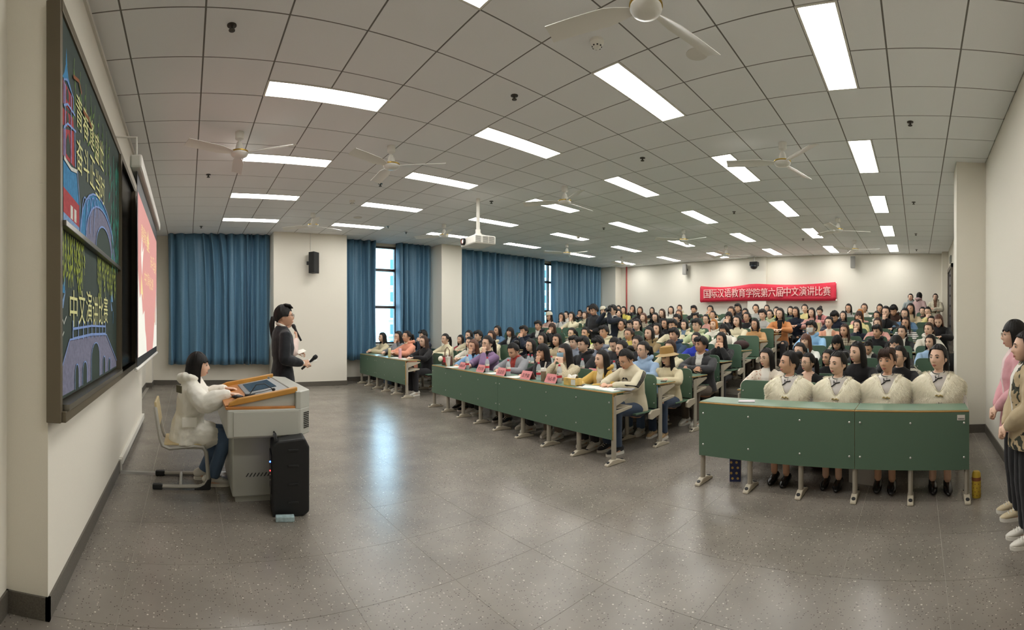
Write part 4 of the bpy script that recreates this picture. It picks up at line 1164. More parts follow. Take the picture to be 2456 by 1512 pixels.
# ---- materials of the clothes
CL = {}
def cloth(name, hexc, rough=.85, **k):
    n = 'cloth_' + name
    if n not in MATS: mat(n, hexc, rough, spec=.25, sheen=.12, **dict(dict(bump=.55, bscale=13), **k))
    return MATS[n]
def pattern(name, kind, cols):
    n = 'cloth_' + name
    if n in MATS: return MATS[n]
    m = bpy.data.materials.new(n); m.use_nodes = True; nt = m.node_tree; b = nt.nodes['Principled BSDF']; b.inputs['Roughness'].default_value = .85
    tc = nt.nodes.new('ShaderNodeTexCoord'); ln = nt.links.new
    mx = nt.nodes.new('ShaderNodeMix'); mx.data_type = 'RGBA'; mx.inputs['A'].default_value = lin(cols[0]); mx.inputs['B'].default_value = lin(cols[1])
    if kind in ('stripes', 'plaid'):
        w = nt.nodes.new('ShaderNodeTexWave'); w.wave_type = 'BANDS'; w.bands_direction = 'Z'; w.inputs['Scale'].default_value = 9 if kind == 'stripes' else 7
        w.inputs['Distortion'].default_value = .6
        ln(tc.outputs['Object'], w.inputs['Vector']); r = nt.nodes.new('ShaderNodeMath'); r.operation = 'GREATER_THAN'; r.inputs[1].default_value = .6 if kind == 'stripes' else .55
        ln(w.outputs['Fac'], r.inputs[0]); out = r.outputs[0]
        if kind == 'plaid':
            w2 = nt.nodes.new('ShaderNodeTexWave'); w2.bands_direction = 'Y'; w2.inputs['Scale'].default_value = 7; ln(tc.outputs['Object'], w2.inputs['Vector'])
            a = nt.nodes.new('ShaderNodeMath'); a.operation = 'MULTIPLY_ADD'; a.inputs[1].default_value = .5
            ln(w2.outputs['Fac'], a.inputs[0]); h = nt.nodes.new('ShaderNodeMath'); h.operation = 'MULTIPLY'; h.inputs[1].default_value = .5; ln(out, h.inputs[0]); ln(h.outputs[0], a.inputs[2]); out = a.outputs[0]
    else:
        v = nt.nodes.new('ShaderNodeTexNoise'); v.inputs['Scale'].default_value = {'camo': 14, 'floral': 30, 'tweed': 90, 'print': 22}[kind]; v.inputs['Detail'].default_value = 1.5
        ln(tc.outputs['Object'], v.inputs['Vector']); r = nt.nodes.new('ShaderNodeMath'); r.operation = 'GREATER_THAN'; r.inputs[1].default_value = {'camo': .52, 'floral': .64, 'tweed': .5, 'print': .66}[kind]
        ln(v.outputs['Fac'], r.inputs[0]); out = r.outputs[0]
    ln(out, mx.inputs['Factor']); col = mx.outputs['Result']
    if len(cols) > 2:
        v = nt.nodes.new('ShaderNodeTexNoise'); v.inputs['Scale'].default_value = 11 if kind == 'camo' else 26; v.noise_dimensions = '4D'; v.inputs['W'].default_value = 3.7
        ln(tc.outputs['Object'], v.inputs['Vector']); r = nt.nodes.new('ShaderNodeMath'); r.operation = 'GREATER_THAN'; r.inputs[1].default_value = .58 if kind == 'camo' else .68
        ln(v.outputs['Fac'], r.inputs[0]); m2 = nt.nodes.new('ShaderNodeMix'); m2.data_type = 'RGBA'; ln(r.outputs[0], m2.inputs['Factor']); ln(col, m2.inputs['A']); m2.inputs['B'].default_value = lin(cols[2]); col = m2.outputs['Result']
    ln(col, b.inputs['Base Color']); MATS[n] = m
    return m
def setmats(o, ms):
    for i, m in enumerate(ms):
        if i < len(o.material_slots):
            o.material_slots[i].link = 'OBJECT'; o.material_slots[i].material = m

def person(P, label, loc, rz, top, inner=None, rim=None, hairs='Lk', glasses=False, mask=None, hat=None, trousers=None, shoes='sneaker', shoec=None, skin=0, scale=1., group=None, detail=2, bare=False):
    t = thing('person', label, 'person', loc, rz, group, scale)
    b = obj('body', P.body, t); setmats(b, [SKINS[skin]])
    h = obj('hair', hair(hairs[0]), t, P.M); setmats(h, [HAIRS[hairs[1]]])
    if mask is None or detail > 1:
        pass
    for s in (-1, 1):
        obj('eye', FACE['eye'], t, P.M @ T(.0862, s * .031, .003) @ RZ(s * .30))
        if detail > 0 and hairs[0] != 'F': setmats(obj('eyebrow', FACE['eyebrow'], t, P.M @ T(.0945, s * .031, .027) @ RZ(s * .28) @ Matrix.Diagonal((1, s, 1, 1))), [HAIRS['k']])
    if not mask and detail > 0: obj('mouth', FACE['mouth'], t, P.M @ T(.0935, 0, -.0655))
    if mask: obj('mask', mask_mesh(mask), t, P.M)
    if glasses: obj('glasses', FACE['glasses'], t, P.M @ T(.108, 0, .002))
    if hat: obj('hat', hat_mesh(hat), t, P.M @ T(0, 0, -.004 if hat == 'y' else .008) @ RX(.06) @ RY(.03))
    if top is not None:
        o = obj('top', P.top, t); setmats(o, [top, inner or top, rim or inner or top])
    if not bare:
        o = obj('trousers', P.legs, t); setmats(o, [trousers or cloth('black', '#1d1c1e')])
    for (x, y) in P.shoe:
        o = obj('shoe', SHOE[shoes], t, T(x - (.0 if shoes == 'sneaker' else .02), y, 0))
        if shoec: setmats(o, [shoec, MATS['sole_white']])
    return t
# ------------------------------------------------------------------ prototypes of the poses
PR = {}
for nm, yw in (('d0', .05), ('d1', -.32), ('d2', -.62)):
    PR[nm] = make(nm, yaw=yw, pitch=.06)
    PR['m' + nm] = make('m' + nm, yaw=yw, pitch=.06, male=True, hood=True)
    PR['h' + nm] = make('h' + nm, yaw=yw, pitch=.04, hood=True)
PR['c0'] = make('c0', yaw=.08, pitch=.10, la='c', ra='d', handcurl=(1.1, .5))
PR['c1'] = make('c1', yaw=-.45, pitch=.08, la='d', ra='c', handcurl=(.5, 1.1))
PR['m0'] = make('m0', yaw=.0, pitch=.12, la='m', ra='m', handcurl=(1.2, 1.2))
PR['m1'] = make('m1', yaw=-.42, pitch=.10, la='m', ra='m', handcurl=(1.2, 1.2))
PR['n0'] = make('n0', yaw=-.1, pitch=.10, la='m', ra='m', handcurl=(1.2, 1.2), male=True, hood=True)
PR['h0'] = make('h0', yaw=-.05, pitch=.50, hc=(.150, 0, 1.085))
PR['k0'] = make('k0', yaw=-.10, pitch=.50, hc=(.150, 0, 1.085), male=True, hood=True)
PR['f0'] = make('f0', yaw=-.28, pitch=.02, la='f', ra='f', male=True, hood=True, hc=(.09, 0, 1.145), handcurl=(.3, .3))
PR['f1'] = make('f1', yaw=-.20, pitch=.06, la='f', ra='f', handcurl=(.3, .3))
BARE = [((0, .08, .475), (.43, .06, .47), (.42, .065, .10)), ((0, -.08, .475), (.43, -.06, .47), (.39, -.065, .10))]
for nm, yw, pt in (('u0', -.80, .0), ('u1', -.52, .03), ('u2', -.30, .05), ('u3', -.50, .0)):
    PR[nm] = make(nm, yaw=yw, pitch=pt, la='u', ra='u', vox=.006, legs=BARE, hc=(.085, 0, 1.145), topmats=3)

B_, W_ = 'black', 'white'
TOPS = {  # words, main, inner, rim, hood
    'beige': ('beige coat', '#b9a88a', 0, 0, 0), 'black': ('black jacket', '#1e1d1f', 0, 0, 0), 'blackprint': ('black hoodie with white print', '#19191b', 0, 0, 1),
    'blackv': ('black V-neck shirt', '#1b1b1c', 'skin', 'skin', 0), 'blackwhite': ('black jacket over white collar', '#1d1e21', '#d5d2c8', '#d5d2c8', 1), 'blueblack': ('blue coat', '#7ba0c4', '#1c1c1e', '#1c1c1e', 0),
    'brown': ('dark brown hoodie', '#3d2a22', 0, 0, 1), 'browncream': ('brown and cream cardigan', '#453029', '#cfc3a5', 0, 0), 'camel': ('camel fleece coat with dark hood', '#b48a5c', 0, '#2b1f1a', 1),
    'charcoalwhite': ('charcoal jacket over white shirt', '#3a3a3c', '#c9c6be', '#c9c6be', 1), 'cream': ('cream jacket', '#cdc4a6', 0, 0, 1), 'creamblue': ('cream and blue jacket', '#cfc5a4', '#6d8096', 0, 1),
    'creamcoat': ('cream wide-collared coat', '#cfc6a8', 0, 0, 0), 'darkgrey': ('dark grey jacket', '#343336', 0, 0, 0), 'denim': ('blue denim jacket', '#4e6c88', 0, 0, 0), 'denimlight': ('light blue denim jacket', '#8fa9c4', 0, 0, 0),
    'fleece': ('cream fleece', '#cfc3a2', 0, '#5b4638', 0), 'floral': ('pale floral jacket over white top', ('floral', '#d5cabb', '#a9826f'), '#dcd8cf', '#dcd8cf', 0), 'green': ('dark green jacket', '#3a4a3d', 0, 0, 0),
    'grey': ('grey knit jacket', ('tweed', '#85878a', '#6b6d70'), 0, 0, 0), 'greyblue': ('grey-blue shirt', '#8086939'[:7], 0, 0, 0), 'greycoat': ('grey coat with red collar edge', '#8b8c90', '#9b3b33', '#9b3b33', 0), 'greyhood': ('grey hoodie', '#a3a39e', 0, 0, 1),
    'greystripe': ('grey striped jumper', ('stripes', '#9a9a9a', '#4b4b4e'), 0, 0, 0), 'khaki': ('khaki coat', '#8a7653', 0, 0, 1), 'knit': ('cream cable-knit jumper', ('tweed', '#c6bba0', '#b3a88d'), 0, 0, 0),
    'lemon': ('yellow floral top', '#d2bf55', 0, 0, 0), 'lightblue': ('light blue puffer jacket', '#98b0cc', 0, 0, 1), 'lightgrey': ('light grey jacket', '#a9a8a3', 0, 0, 0), 'lime': ('cream and lime jacket', '#b4c94e', '#cfc7ad', 0, 0), 'maroon': ('maroon jacket', '#4e2429', 0, 0, 0),
    'mustard': ('mustard yellow jacket', '#c4a254', '#d8cfb5', '#d8cfb5', 1), 'navy': ('navy jacket', '#1e2331', 0, 0, 0), 'navymaroon': ('navy jacket with maroon scarf', '#2b4058', '#5a2c30', '#5a2c30', 0), 'ochre': ('ochre jacket', '#b58f4c', 0, 0, 0),
    'orange': ('orange coat', '#c07f4c', '#1c1a1a', '#1c1a1a', 0), 'palegreen': ('pale green hoodie', '#b4bd97', 0, 0, 1), 'paleyellow': ('pale yellow jacket', '#d3c68d', 0, 0, 0), 'peach': ('peach coat over white blouse', '#c99379', '#dcd3c0', '#dcd3c0', 0),
    'peachpuffer': ('peach puffer jacket with cream hood', '#d9947a', 0, '#d8ccae', 1), 'pink': ('pink jacket', '#c39187', 0, 0, 0), 'pinkcream': ('pale pink coat', '#cfac9c', 0, 0, 0), 'plaid': ('plaid coat', ('plaid', '#b5aa94', '#6e6252'), 0, 0, 0),
    'purple': ('purple blazer', '#80688a', '#1c1a1e', '#1c1a1e', 0), 'red': ('red jacket', '#93333c', '#d6d0c6', 0, 0), 'rosewhite': ('rose pink jacket over striped top', '#bd7d7a', '#3a3436', 0, 0), 'royal': ('royal blue jacket', '#2a3aa6', 0, 0, 0),
    'skyblue': ('sky blue hoodie', '#86b0d2', 0, 0, 1), 'stripehoodie': ('cream hoodie with black sleeve stripes', '#d0c7ad', 0, 0, 1), 'stripes': ('white jumper with black stripes', ('stripes', '#d9d6ce', '#26262a'), 0, 0, 0), 'track': ('white and blue track jacket', '#d3d4cc', '#9ec3c9', 0, 0),
    'white': ('white hooded top', '#d3cec1', 0, 0, 1), 'yellow': ('yellow turtleneck', '#c3b457', 0, 0, 0)}
def top_mats(k, skin):
    w, c, i, r, hd = TOPS[k]
    def g(x, tag_):
        if x == 0: return None
        if x == 'skin': return SKINS[skin]
        return pattern(k + tag_, x[0], x[1:]) if isinstance(x, tuple) else cloth(k + tag_, x)
    return g(c, ''), g(i, '_inner'), g(r, '_rim')
HW = {'L': 'long-haired', 'F': 'fringed', 'C': 'bob-haired', 'S': 'short-haired', 'P': 'ponytailed', 'B': 'bun-haired', 'H': 'capped'}
HC = {'b': 'brown ', 'r': 'auburn ', 'o': 'ginger ', 'k': ''}
PW = {'c': ' chin on hand', 'm': ' hands at mouth', 'f': ' arms folded', 'h': ' looking down', 'd': '', 'u': ''}
TROUS = [cloth('jeans', '#39465a'), cloth('black', '#1d1c1e'), cloth('charcoal', '#2d2c2e'), cloth('blue_jeans', '#566a86'), cloth('taupe', '#6b6156')]
TABLE = '''
1 -0.19 1.147 Pk FUR - u 0.64
1 0.30 1.120 Bb FUR - u 0.62
1 0.78 1.072 Bk FUR - u 0.59
1 1.28 1.072 Bk FUR - u 0.56
1 3.24 1.066 Bk stripehoodie g h 0.36
1 3.64 1.044 Lk mustard - d 0.30
1 4.34 1.098 Lk knit m m 0.19
1 4.81 1.086 Fk black - c 0.10
1 5.53 1.074 Bk greycoat - h -0.02
1 6.29 1.165 Pk purple g c -0.15
1 6.76 1.100 Lr blueblack - c -0.15
1 8.70 1.127 Lb black g d -0.15
1 9.53 1.233 Pk peachpuffer g d -0.15
1 10.00 1.203 Lk grey g c -0.15
1 10.98 1.161 Lk fleece - d -0.15
2 0.21 1.106 Pk black g d 0.55
2 0.70 1.151 Ck black - d 0.52
2 1.29 1.027 Pk blackv g d 0.48
2 1.81 1.071 Ck floral g d 0.44
2 3.22 1.044 Hy fleece g f 0.29
2 3.64 1.122 Pk lightblue g d 0.24
2 4.04 1.124 Lk black - d 0.19
2 4.85 1.165 Sk black g d 0.08
2 6.21 1.105 Lk black g d -0.11
2 8.30 1.101 Lk white - d -0.15
2 9.34 1.150 Pk creamcoat g d -0.15
2 10.46 1.277 Sk navy - m -0.15
3 0.29 1.202 Fk black - m 0.48
3 0.83 0.971 Lb browncream - d 0.45
3 1.23 1.008 Lk black - d 0.42
3 1.63 1.104 Pk darkgrey - d 0.39
3 3.18 1.164 Sk charcoalwhite - f 0.25
3 3.75 1.115 Lb cream - m 0.19
3 4.42 1.172 Ck darkgrey g d 0.11
3 4.93 1.134 Pk darkgrey - h 0.05
3 5.33 1.145 Sk greyblue g h 0.01
3 5.98 1.144 Sk greyblue g d -0.07
3 6.48 1.176 Lk beige - d -0.12
3 6.95 1.186 Ck darkgrey g d -0.15
3 8.74 1.218 Lb cream - d -0.15
3 9.29 1.211 Sk darkgrey g d -0.15
3 9.70 1.222 Lk cream - d -0.15
3 10.10 1.102 Lk red - d -0.15
4 -0.20 1.071 Ck denimlight - d 0.46
4 0.77 0.979 Bk blackwhite - h 0.40
4 1.26 1.061 Fk darkgrey - h 0.37
4 1.77 1.083 Fr track - d 0.33
4 3.26 1.095 Lk black - m 0.21
4 3.76 1.091 Pk royal g d 0.16
4 4.24 1.159 Sk navymaroon - d 0.11
4 4.81 1.180 Lk khaki - d 0.06
4 5.32 1.158 Pb yellow g d 0.01
4 5.99 1.201 Sk cream g d -0.06
4 6.53 1.170 Pk lime - d -0.11
4 6.96 1.156 Pk white g d -0.15
4 8.62 1.197 Sk navy - m -0.15
4 9.17 1.161 Fk blackwhite - d -0.15
4 9.71 1.200 Ck denim - d -0.15
5 -0.20 1.126 Pb white - d 0.42
5 0.27 1.079 Pk blackwhite - d 0.39
5 0.71 1.086 Sk blackprint - d 0.37
5 1.29 1.102 Lb plaid - d 0.33
5 1.89 1.153 Sk skyblue m d 0.29
5 3.63 1.102 Ck white - h 0.15
5 4.25 1.200 Sk palegreen g d 0.10
5 4.83 1.194 Sk cream g d 0.05
5 5.24 1.124 Lk blackwhite - d 0.01
5 5.79 1.272 Pk green - d -0.03
5 6.24 1.260 Pk cream - d -0.07
5 7.09 1.096 Sk black - h -0.14
5 8.56 1.141 Fb black - m -0.15
5 9.10 1.195 Sk blackwhite - d -0.15
6 -0.41 1.153 Cr black - h 0.39
6 0.23 1.109 Lb stripes g d 0.36
6 0.78 1.097 Cb pink - d 0.33
6 1.18 1.063 Ck navy - c 0.30
6 1.75 1.117 Bk peach - d 0.27
6 3.32 1.089 Ck camel g d 0.16
6 3.74 1.156 Lk creamcoat - d 0.13
6 4.31 1.082 Co white - d 0.08
6 5.08 1.076 Ck creamblue - d 0.02
6 5.62 1.108 Ck black g d -0.02
6 6.69 1.075 Sk navy g d -0.10
7 -0.30 0.993 Pk black - d 0.35
7 0.27 1.175 Lk denim g d 0.33
7 0.68 1.216 Pk black - c 0.30
7 1.27 1.117 Fb paleyellow - m 0.27
7 1.80 1.121 Sk navy - h 0.24
7 3.05 1.190 Lk orange g d 0.16
7 3.48 1.171 Sk lightgrey - d 0.13
7 3.88 1.122 Pk black g d 0.10
7 4.35 1.131 Fk black - m 0.07
7 4.98 1.081 Pk pink g d 0.03
7 5.84 1.098 Pk black - h -0.03
7 6.52 1.142 Lk black g d -0.08
7 6.92 1.141 Lr plaid - d -0.10
7 9.59 1.222 Lk cream - c -0.15
7 10.02 1.197 Lk lightgrey - c -0.15
7 10.58 1.208 Hw pinkcream - d -0.15
8 -0.24 1.112 Pk paleyellow g m 0.32
8 0.16 1.185 Lk beige - d 0.31
8 0.56 1.149 Sk brown - h 0.29
8 0.96 0.933 Pk white - d 0.26
8 1.36 1.067 Lo pink - d 0.24
8 1.76 1.026 Lk black - d 0.22
8 2.53 1.102 Lk pink - d 0.18
8 2.93 1.125 Ck navy - d 0.15
8 3.61 1.073 Pk palegreen g d 0.11
8 4.29 1.112 Ck maroon g d 0.07
8 4.69 1.162 Pb lightgrey - m 0.04
8 5.24 1.069 Pk white - d 0.01
8 5.78 0.998 Sk greystripe g d -0.02
8 6.32 1.117 Lr darkgrey - d -0.06
8 6.90 1.143 Cb darkgrey - d -0.09
8 8.48 1.163 Pk darkgrey - d -0.15
8 9.87 1.126 Lb cream - d -0.15
8 10.71 1.150 Pk white g d -0.15
9 -0.13 1.010 Pk maroon - d 0.30
9 0.96 1.091 Ck black - d 0.24
9 1.36 1.104 Pb white g d 0.22
9 1.77 1.100 Ck greyhood g d 0.20
9 2.53 1.025 Bk rosewhite - h 0.16
9 2.93 1.101 Pk paleyellow - d 0.14
9 3.33 1.056 Lk navy - d 0.12
9 3.73 1.050 Pk lemon - m 0.10
9 4.34 1.120 Pk lightgrey - d 0.06
9 4.89 1.143 Sk darkgrey - d 0.03
9 5.78 1.121 Pk ochre - m -0.02
9 6.34 1.125 Sk black - d -0.05
9 7.16 1.125 Lk white - d -0.10
9 8.32 1.137 Lb black - d -0.15
9 8.98 1.160 Lk yellow - d -0.15
9 9.86 1.154 Hw cream - d -0.15
9 10.49 1.214 Ck darkgrey - d -0.15
9 10.92 1.093 Pk black - m -0.15
10 4.33 0.957 Pk greyblue - d 0.06
10 5.24 0.932 Fk maroon - d 0.01
10 7.39 1.079 Bb cream - d -0.10
10 8.46 1.030 Lk black - d -0.15
10 9.27 1.110 Lk black - m -0.15
10 9.89 1.120 Pk darkgrey - d -0.15
'''.strip().split('\n')
ROWS = [l.split() for l in TABLE]
def blk(v): return 'aisle-side' if v < 2.45 else 'middle' if v < 7.8 else 'window-side'
rank = {}
for k in range(1, 11):
    for b in BLOCKS:
        q = sorted([float(r[1]) for r in ROWS if int(r[0]) == k and blk(float(r[1])) == b])
        for n, v in enumerate(q): rank[(k, b, v)] = (n + 1, len(q))
CROWD = []
for n, r in enumerate(ROWS):
    k, v, hz, hs, tp, acc, pose, yaw = int(r[0]), float(r[1]), float(r[2]), r[3], r[4], r[5], r[6], float(r[7])
    rnd = random.Random(n * 17 + 3)
    b = blk(v); rk, tot = rank[(k, b, v)]
    male = hs[0] == 'S' and tp not in ('lightgrey',)
    g = 'g' in acc; hat = None; st = hs[0]; hc = hs[1]
    if hs[0] == 'H': hat = hs[1]; hc = 'k'; st = 'H'
    if tp == 'FUR': continue
    hooded = TOPS[tp][4]
    y = yaw + rnd.uniform(-.10, .10)
    bi = 0 if y < .12 else 1 if y < .42 else 2
    if pose == 'd': key = ('md' if male else 'hd' if hooded else 'd') + str(bi); hl = (.11, 1.135); py = (.05, -.32, -.62)[bi]
    elif pose == 'c': key = 'c0' if y < .2 else 'c1'; hl = (.11, 1.135); py = .08 if y < .2 else -.45
    elif pose == 'm': key = 'n0' if male else ('m0' if y < .2 else 'm1'); hl = (.11, 1.135); py = -.1 if male else .0 if y < .2 else -.42
    elif pose == 'h': key = 'k0' if male else 'h0'; hl = (.15, 1.085); py = -.08
    else: key = 'f0' if male else 'f1'; hl = (.10, 1.14); py = -.25
    s = max(.90, min(1.07, hz / hl[1]))
    extra = max(-.16, min(.16, y + py))                # what the head does not turn, the trunk does
    rz = PI - extra
    u0 = U1 + PITCH * (k - 1) + off(v) + .60
    loc = (u0 - hl[0] * s * math.cos(rz), v - hl[0] * s * math.sin(rz), level(k))
    sk = rnd.choice((0, 0, 0, 1, 1)) if not male else rnd.choice((0, 1, 1))
    if tp in ('charcoalwhite',) : sk = 2
    hw = {'w': 'white-capped', 'y': 'ochre-hatted'}.get(hat, HC[hc] + HW[st]) if hat else HC[hc] + HW[st]
    lab = '%s person in %s%s, %s row, %s' % (hw, TOPS[tp][0], PW[pose] or (' and glasses' if g else ''), ordinal(k),
          ('alone in %s block' % b) if tot == 1 else '%s from aisle wall' % ordinal(rk) if b == 'aisle-side' else ('%s from right aisle' % ordinal(rk) if b == 'middle' else '%s from window' % ordinal(tot + 1 - rk)))
    if len(lab.split()) > 16: lab = lab.replace(' and glasses,', ',').replace(' with white print', '').replace(' over white collar', '').replace(' with dark hood', '').replace(' over white shirt', '').replace(' over white top', '').replace(' over striped top', '').replace(' with maroon scarf', '').replace(' with cream hood', '').replace(' with black stripes', '').replace(' with black sleeve stripes', '').replace(' with red collar edge', '')
    a_, i_, r_ = top_mats(tp, sk)
    t = person(PR[key], lab, loc, rz, a_, i_, r_, st + hc, g, {'mm': 'blue'}.get(acc + pose, 'white') if acc == 'm' else None, hat, rnd.choice(TROUS), 'sneaker', rnd.choice((None, None, cloth('shoe_dark', '#26262a'), cloth('shoe_tan', '#b79a72'))), sk, s, 'seated audience', 2 if k <= 4 else 1 if k <= 6 else 0)
    CROWD.append((t, k, v, tp, key, s))
def who(tp, k=None): return [c for c in CROWD if c[3] == tp and (k is None or c[1] == k)][0]
# sleeve stripes and chest mark of the cream hoodie
st_ = who('stripehoodie', 1)
for sd in (1, -1):
    a = ARMS['d']; mbs = MB()
    e = Vector(a[0] if sd > 0 else mir(a[0])); w = Vector(a[1] if sd > 0 else mir(a[1])); s0 = Vector((.062, sd * .165, .905))
    for q in (-1, 0, 1):
        o2 = Vector((0, sd * .022, 0)); up_ = Vector((.018 * q, 0, .018 * q * .6))
        mbs.tube([s0 + Vector((0, sd * .055, .03)) + up_, (s0 + e) / 2 + Vector((0, sd * .072, .012)) + up_, e + Vector((.0, sd * .064, .01)) + up_ * .8, e.lerp(w, .5) + Vector((.01, sd * .058, .012)) + up_ * .8], [.0062] * 4, 6)
    tag(mbs.build('sleeve_stripes', cloth('stripe_black', '#1c1b1b'), st_[0], smooth=True), kind='stuff')
mbs = MB()
mbs.prism([(-.05, .83), (-.005, .845), (-.005, .862), (-.03, .86)], 'x', .172, .180); mbs.prism([(.05, .83), (.005, .845), (.005, .862), (.03, .86)], 'x', .172, .180); mbs.prism([(-.05, .80), (.05, .80), (.045, .82), (-.045, .82)], 'x', .172, .181)
mbs.build('chest_print', cloth('stripe_black', '#1c1b1b'), st_[0])
# cap print on the black hoodie
bp = who('blackprint')
me = text_mesh('PRINCE', .045, M_shirt, .002); a, b = extent(me)
obj('lettering', me, bp[0], T(.192, -(b[0]) / 2, .80) @ RY(-.25) @ Matrix(((0, 0, 1, 0), (1, 0, 0, 0), (0, 1, 0, 0), (0, 0, 0, 1))))

# ------------------------------------------------------------------ four hostesses in fur stoles
M_fur = cloth('fur', '#f6f0dc', .95); M_qip = pattern('qipao', 'print', ('#cfc9c6', '#4a4650', '#c9b35a'))
def stole():
    rnd = random.Random(5)
    def fn(s, t, o=0.):
        f = 2 * PI * s; fr = math.exp(-(((f + PI) % (2 * PI) - PI) / .58) ** 2); fb = math.exp(-(((f + PI) % (2 * PI) - PI) / .30) ** 2)
        zt = .998 - .165 * fr; zb = .70 + .055 * fb
        t2 = t ** .8; z = zt + (zb - zt) * t
        ra = .082 + (.165 - .082) * min(1, t2 * 1.9) + .012 * t; rb = .110 + (.245 - .110) * math.sin(min(1, t2 * 2.1) * PI / 2)
        ra = ra * (1 - fr) + (.128 + .055 * t) * fr
        rr = 1 + .02 * math.sin(7 * f + 3) + .015 * math.sin(11 * t + 2 * f)
        cx = .075 - .02 * t
        return Vector((cx + (ra + o) * rr * math.cos(f), (rb + o) * rr * math.sin(f), z))
    mb = MB(); nu, nv = 48, 14
    mb.grid(lambda s, t: fn(s, t, .012), nu, nv, close=True); n = len(mb.v)
    mb.grid(lambda s, t: fn(s, t, -.012), nu, nv, close=True)
    mb.f[len(mb.f) // 2:] = [tuple(reversed(q)) for q in mb.f[len(mb.f) // 2:]]
    for i in range(nu):
        k = (i + 1) % nu
        mb.f.append((i, i + n, k + n, k)); mb.f.append(((nv - 1) * nu + k, (nv - 1) * nu + k + n, (nv - 1) * nu + i + n, (nv - 1) * nu + i)); mb.m += [0, 0]
    vs = []; fs = []
    for q in range(15000):
        s, t = rnd.random(), rnd.random() ** .9
        p = fn(s, t, .011); nrm = (fn(s, t, .03) - p).normalized()
        side = Vector((-math.sin(2 * PI * s), math.cos(2 * PI * s), 0))
        d = (nrm * rnd.uniform(.45, .9) + Vector((0, 0, -.75)) * rnd.uniform(.5, 1.1) + side * rnd.uniform(-.5, .5)).normalized() * rnd.uniform(.018, .036)
        if t < .04: d = (Vector((0, 0, 1)) * .8 + nrm * .5 + side * rnd.uniform(-.5, .5)).normalized() * .022
        sd = d.cross(nrm).normalized() * .0022 if d.cross(nrm).length > 1e-6 else side * .002
        i = len(vs); vs += [p + sd, p - sd, p + d]; fs.append((i, i + 1, i + 2))
    mb.add(vs, fs)
    return mb.mesh('fur_stole', M_fur, smooth=True)
STOLE = stole()
M_pip = cloth('piping', '#161516', .5)
pip = MB()
nb = Vector((.082, 0, 1.0))
ring = [nb + Vector((.056 * math.cos(t), .058 * math.sin(t), .012 - .020 * max(0, math.cos(t)))) for t in [2 * PI * q / 24 for q in range(25)]]
pip.tube(ring, .0045, 6, round_=False)
pip.tube([(.140, 0, .985), (.150, .0, .955), (.163, -.03, .935), (.168, -.075, .905)], .005, 6)
pip.tube([(.156, -.03, .962), (.160, 0, .955), (.156, .03, .962)], .006, 6)
pip = pip.mesh('piping', M_pip, smooth=True)
M_brooch = mat('brooch_gold', '#c2b07a', .3, .8)
bro = MB()
for q in range(10): bro.ell((.244 + .004 * (q % 2), -.032 + .007 * q, .806 + .006 * math.sin(q * 1.3)), (.007, .006, .007), 8, 6)
bro = bro.mesh('brooch', M_brooch, smooth=True)
flw = []
for (sd, cc) in ((-1, '#c0566a'), (1, '#d8bd4a')):
    f_ = MB()
    for (y, z, r) in ((.085, .925, .012), (.11, .905, .010), (.07, .905, .008), (.12, .93, .007)):
        for q in range(5): f_.ell((.135 - .35 * (y - .06), sd * y + r * math.cos(q * 1.26), z + r * math.sin(q * 1.26)), (.004, r * .62, r * .62), 7, 5)
    f_.tube([(.150, sd * .05, .93), (.142, sd * .08, .91), (.128, sd * .11, .915)], .003, 5, 1)
    flw.append(f_.mesh('flower_print', [cloth('flower' + cc[1:], cc), M_pip], smooth=True))
FURS = [(-.19, 'u3', 'P', 1.010, 'loose strand, last seat by aisle wall'), (.30, 'u2', 'B', .985, 'soft fringe, second from the aisle wall'), (.78, 'u1', 'B', .955, 'black hair ribbon, third from the aisle wall'), (1.28, 'u0', 'B', .955, 'sleek bun, beside the empty green seat')]
for n, (v, key, hs, s, w) in enumerate(FURS):
    P = PR[key]
    v = (-.20, .29, .77, 1.26)[n]
    loc = (U1 + .60 + .085 * s, v, 0)
    t = person(P, 'hostess in white fur stole over printed qipao, %s' % w, loc, PI, M_qip, M_qip, M_shirt, hs + ('k', 'b', 'k', 'k')[n], False, None, None, None, 'heel', None, n % 2, s, 'hostesses in fur stoles', 2, True)
    obj('fur_stole', STOLE, t); obj('piping', pip, t); obj('brooch', bro, t); obj('flower_print', flw[0 if n in (3, 2) else 1], t)
    sk = MB(); sk.tube([(-.02, 0, .47), (.15, 0, .485), (.30, 0, .48), (.44, 0, .47), (.455, 0, .33)], [(.10, .19), (.10, .18), (.085, .155), (.075, .135), (.05, .13)], 16); sk.build('skirt', M_qip, t, smooth=True)
    if n == 1:
        fg = MB()
        for q in range(10): fg.tube([(.06, -.045 + .010 * q, .112), (.098, -.052 + .0115 * q, .075), (.099 - .10 * abs(q - 4.5) / 9, -.06 + .0133 * q, .035 - .008 * abs(q - 4.5))], [.010, .008, .002], 6)
        setmats(fg.build('fringe', HAIRS['b'], t, P.M, smooth=True), [HAIRS['b']])

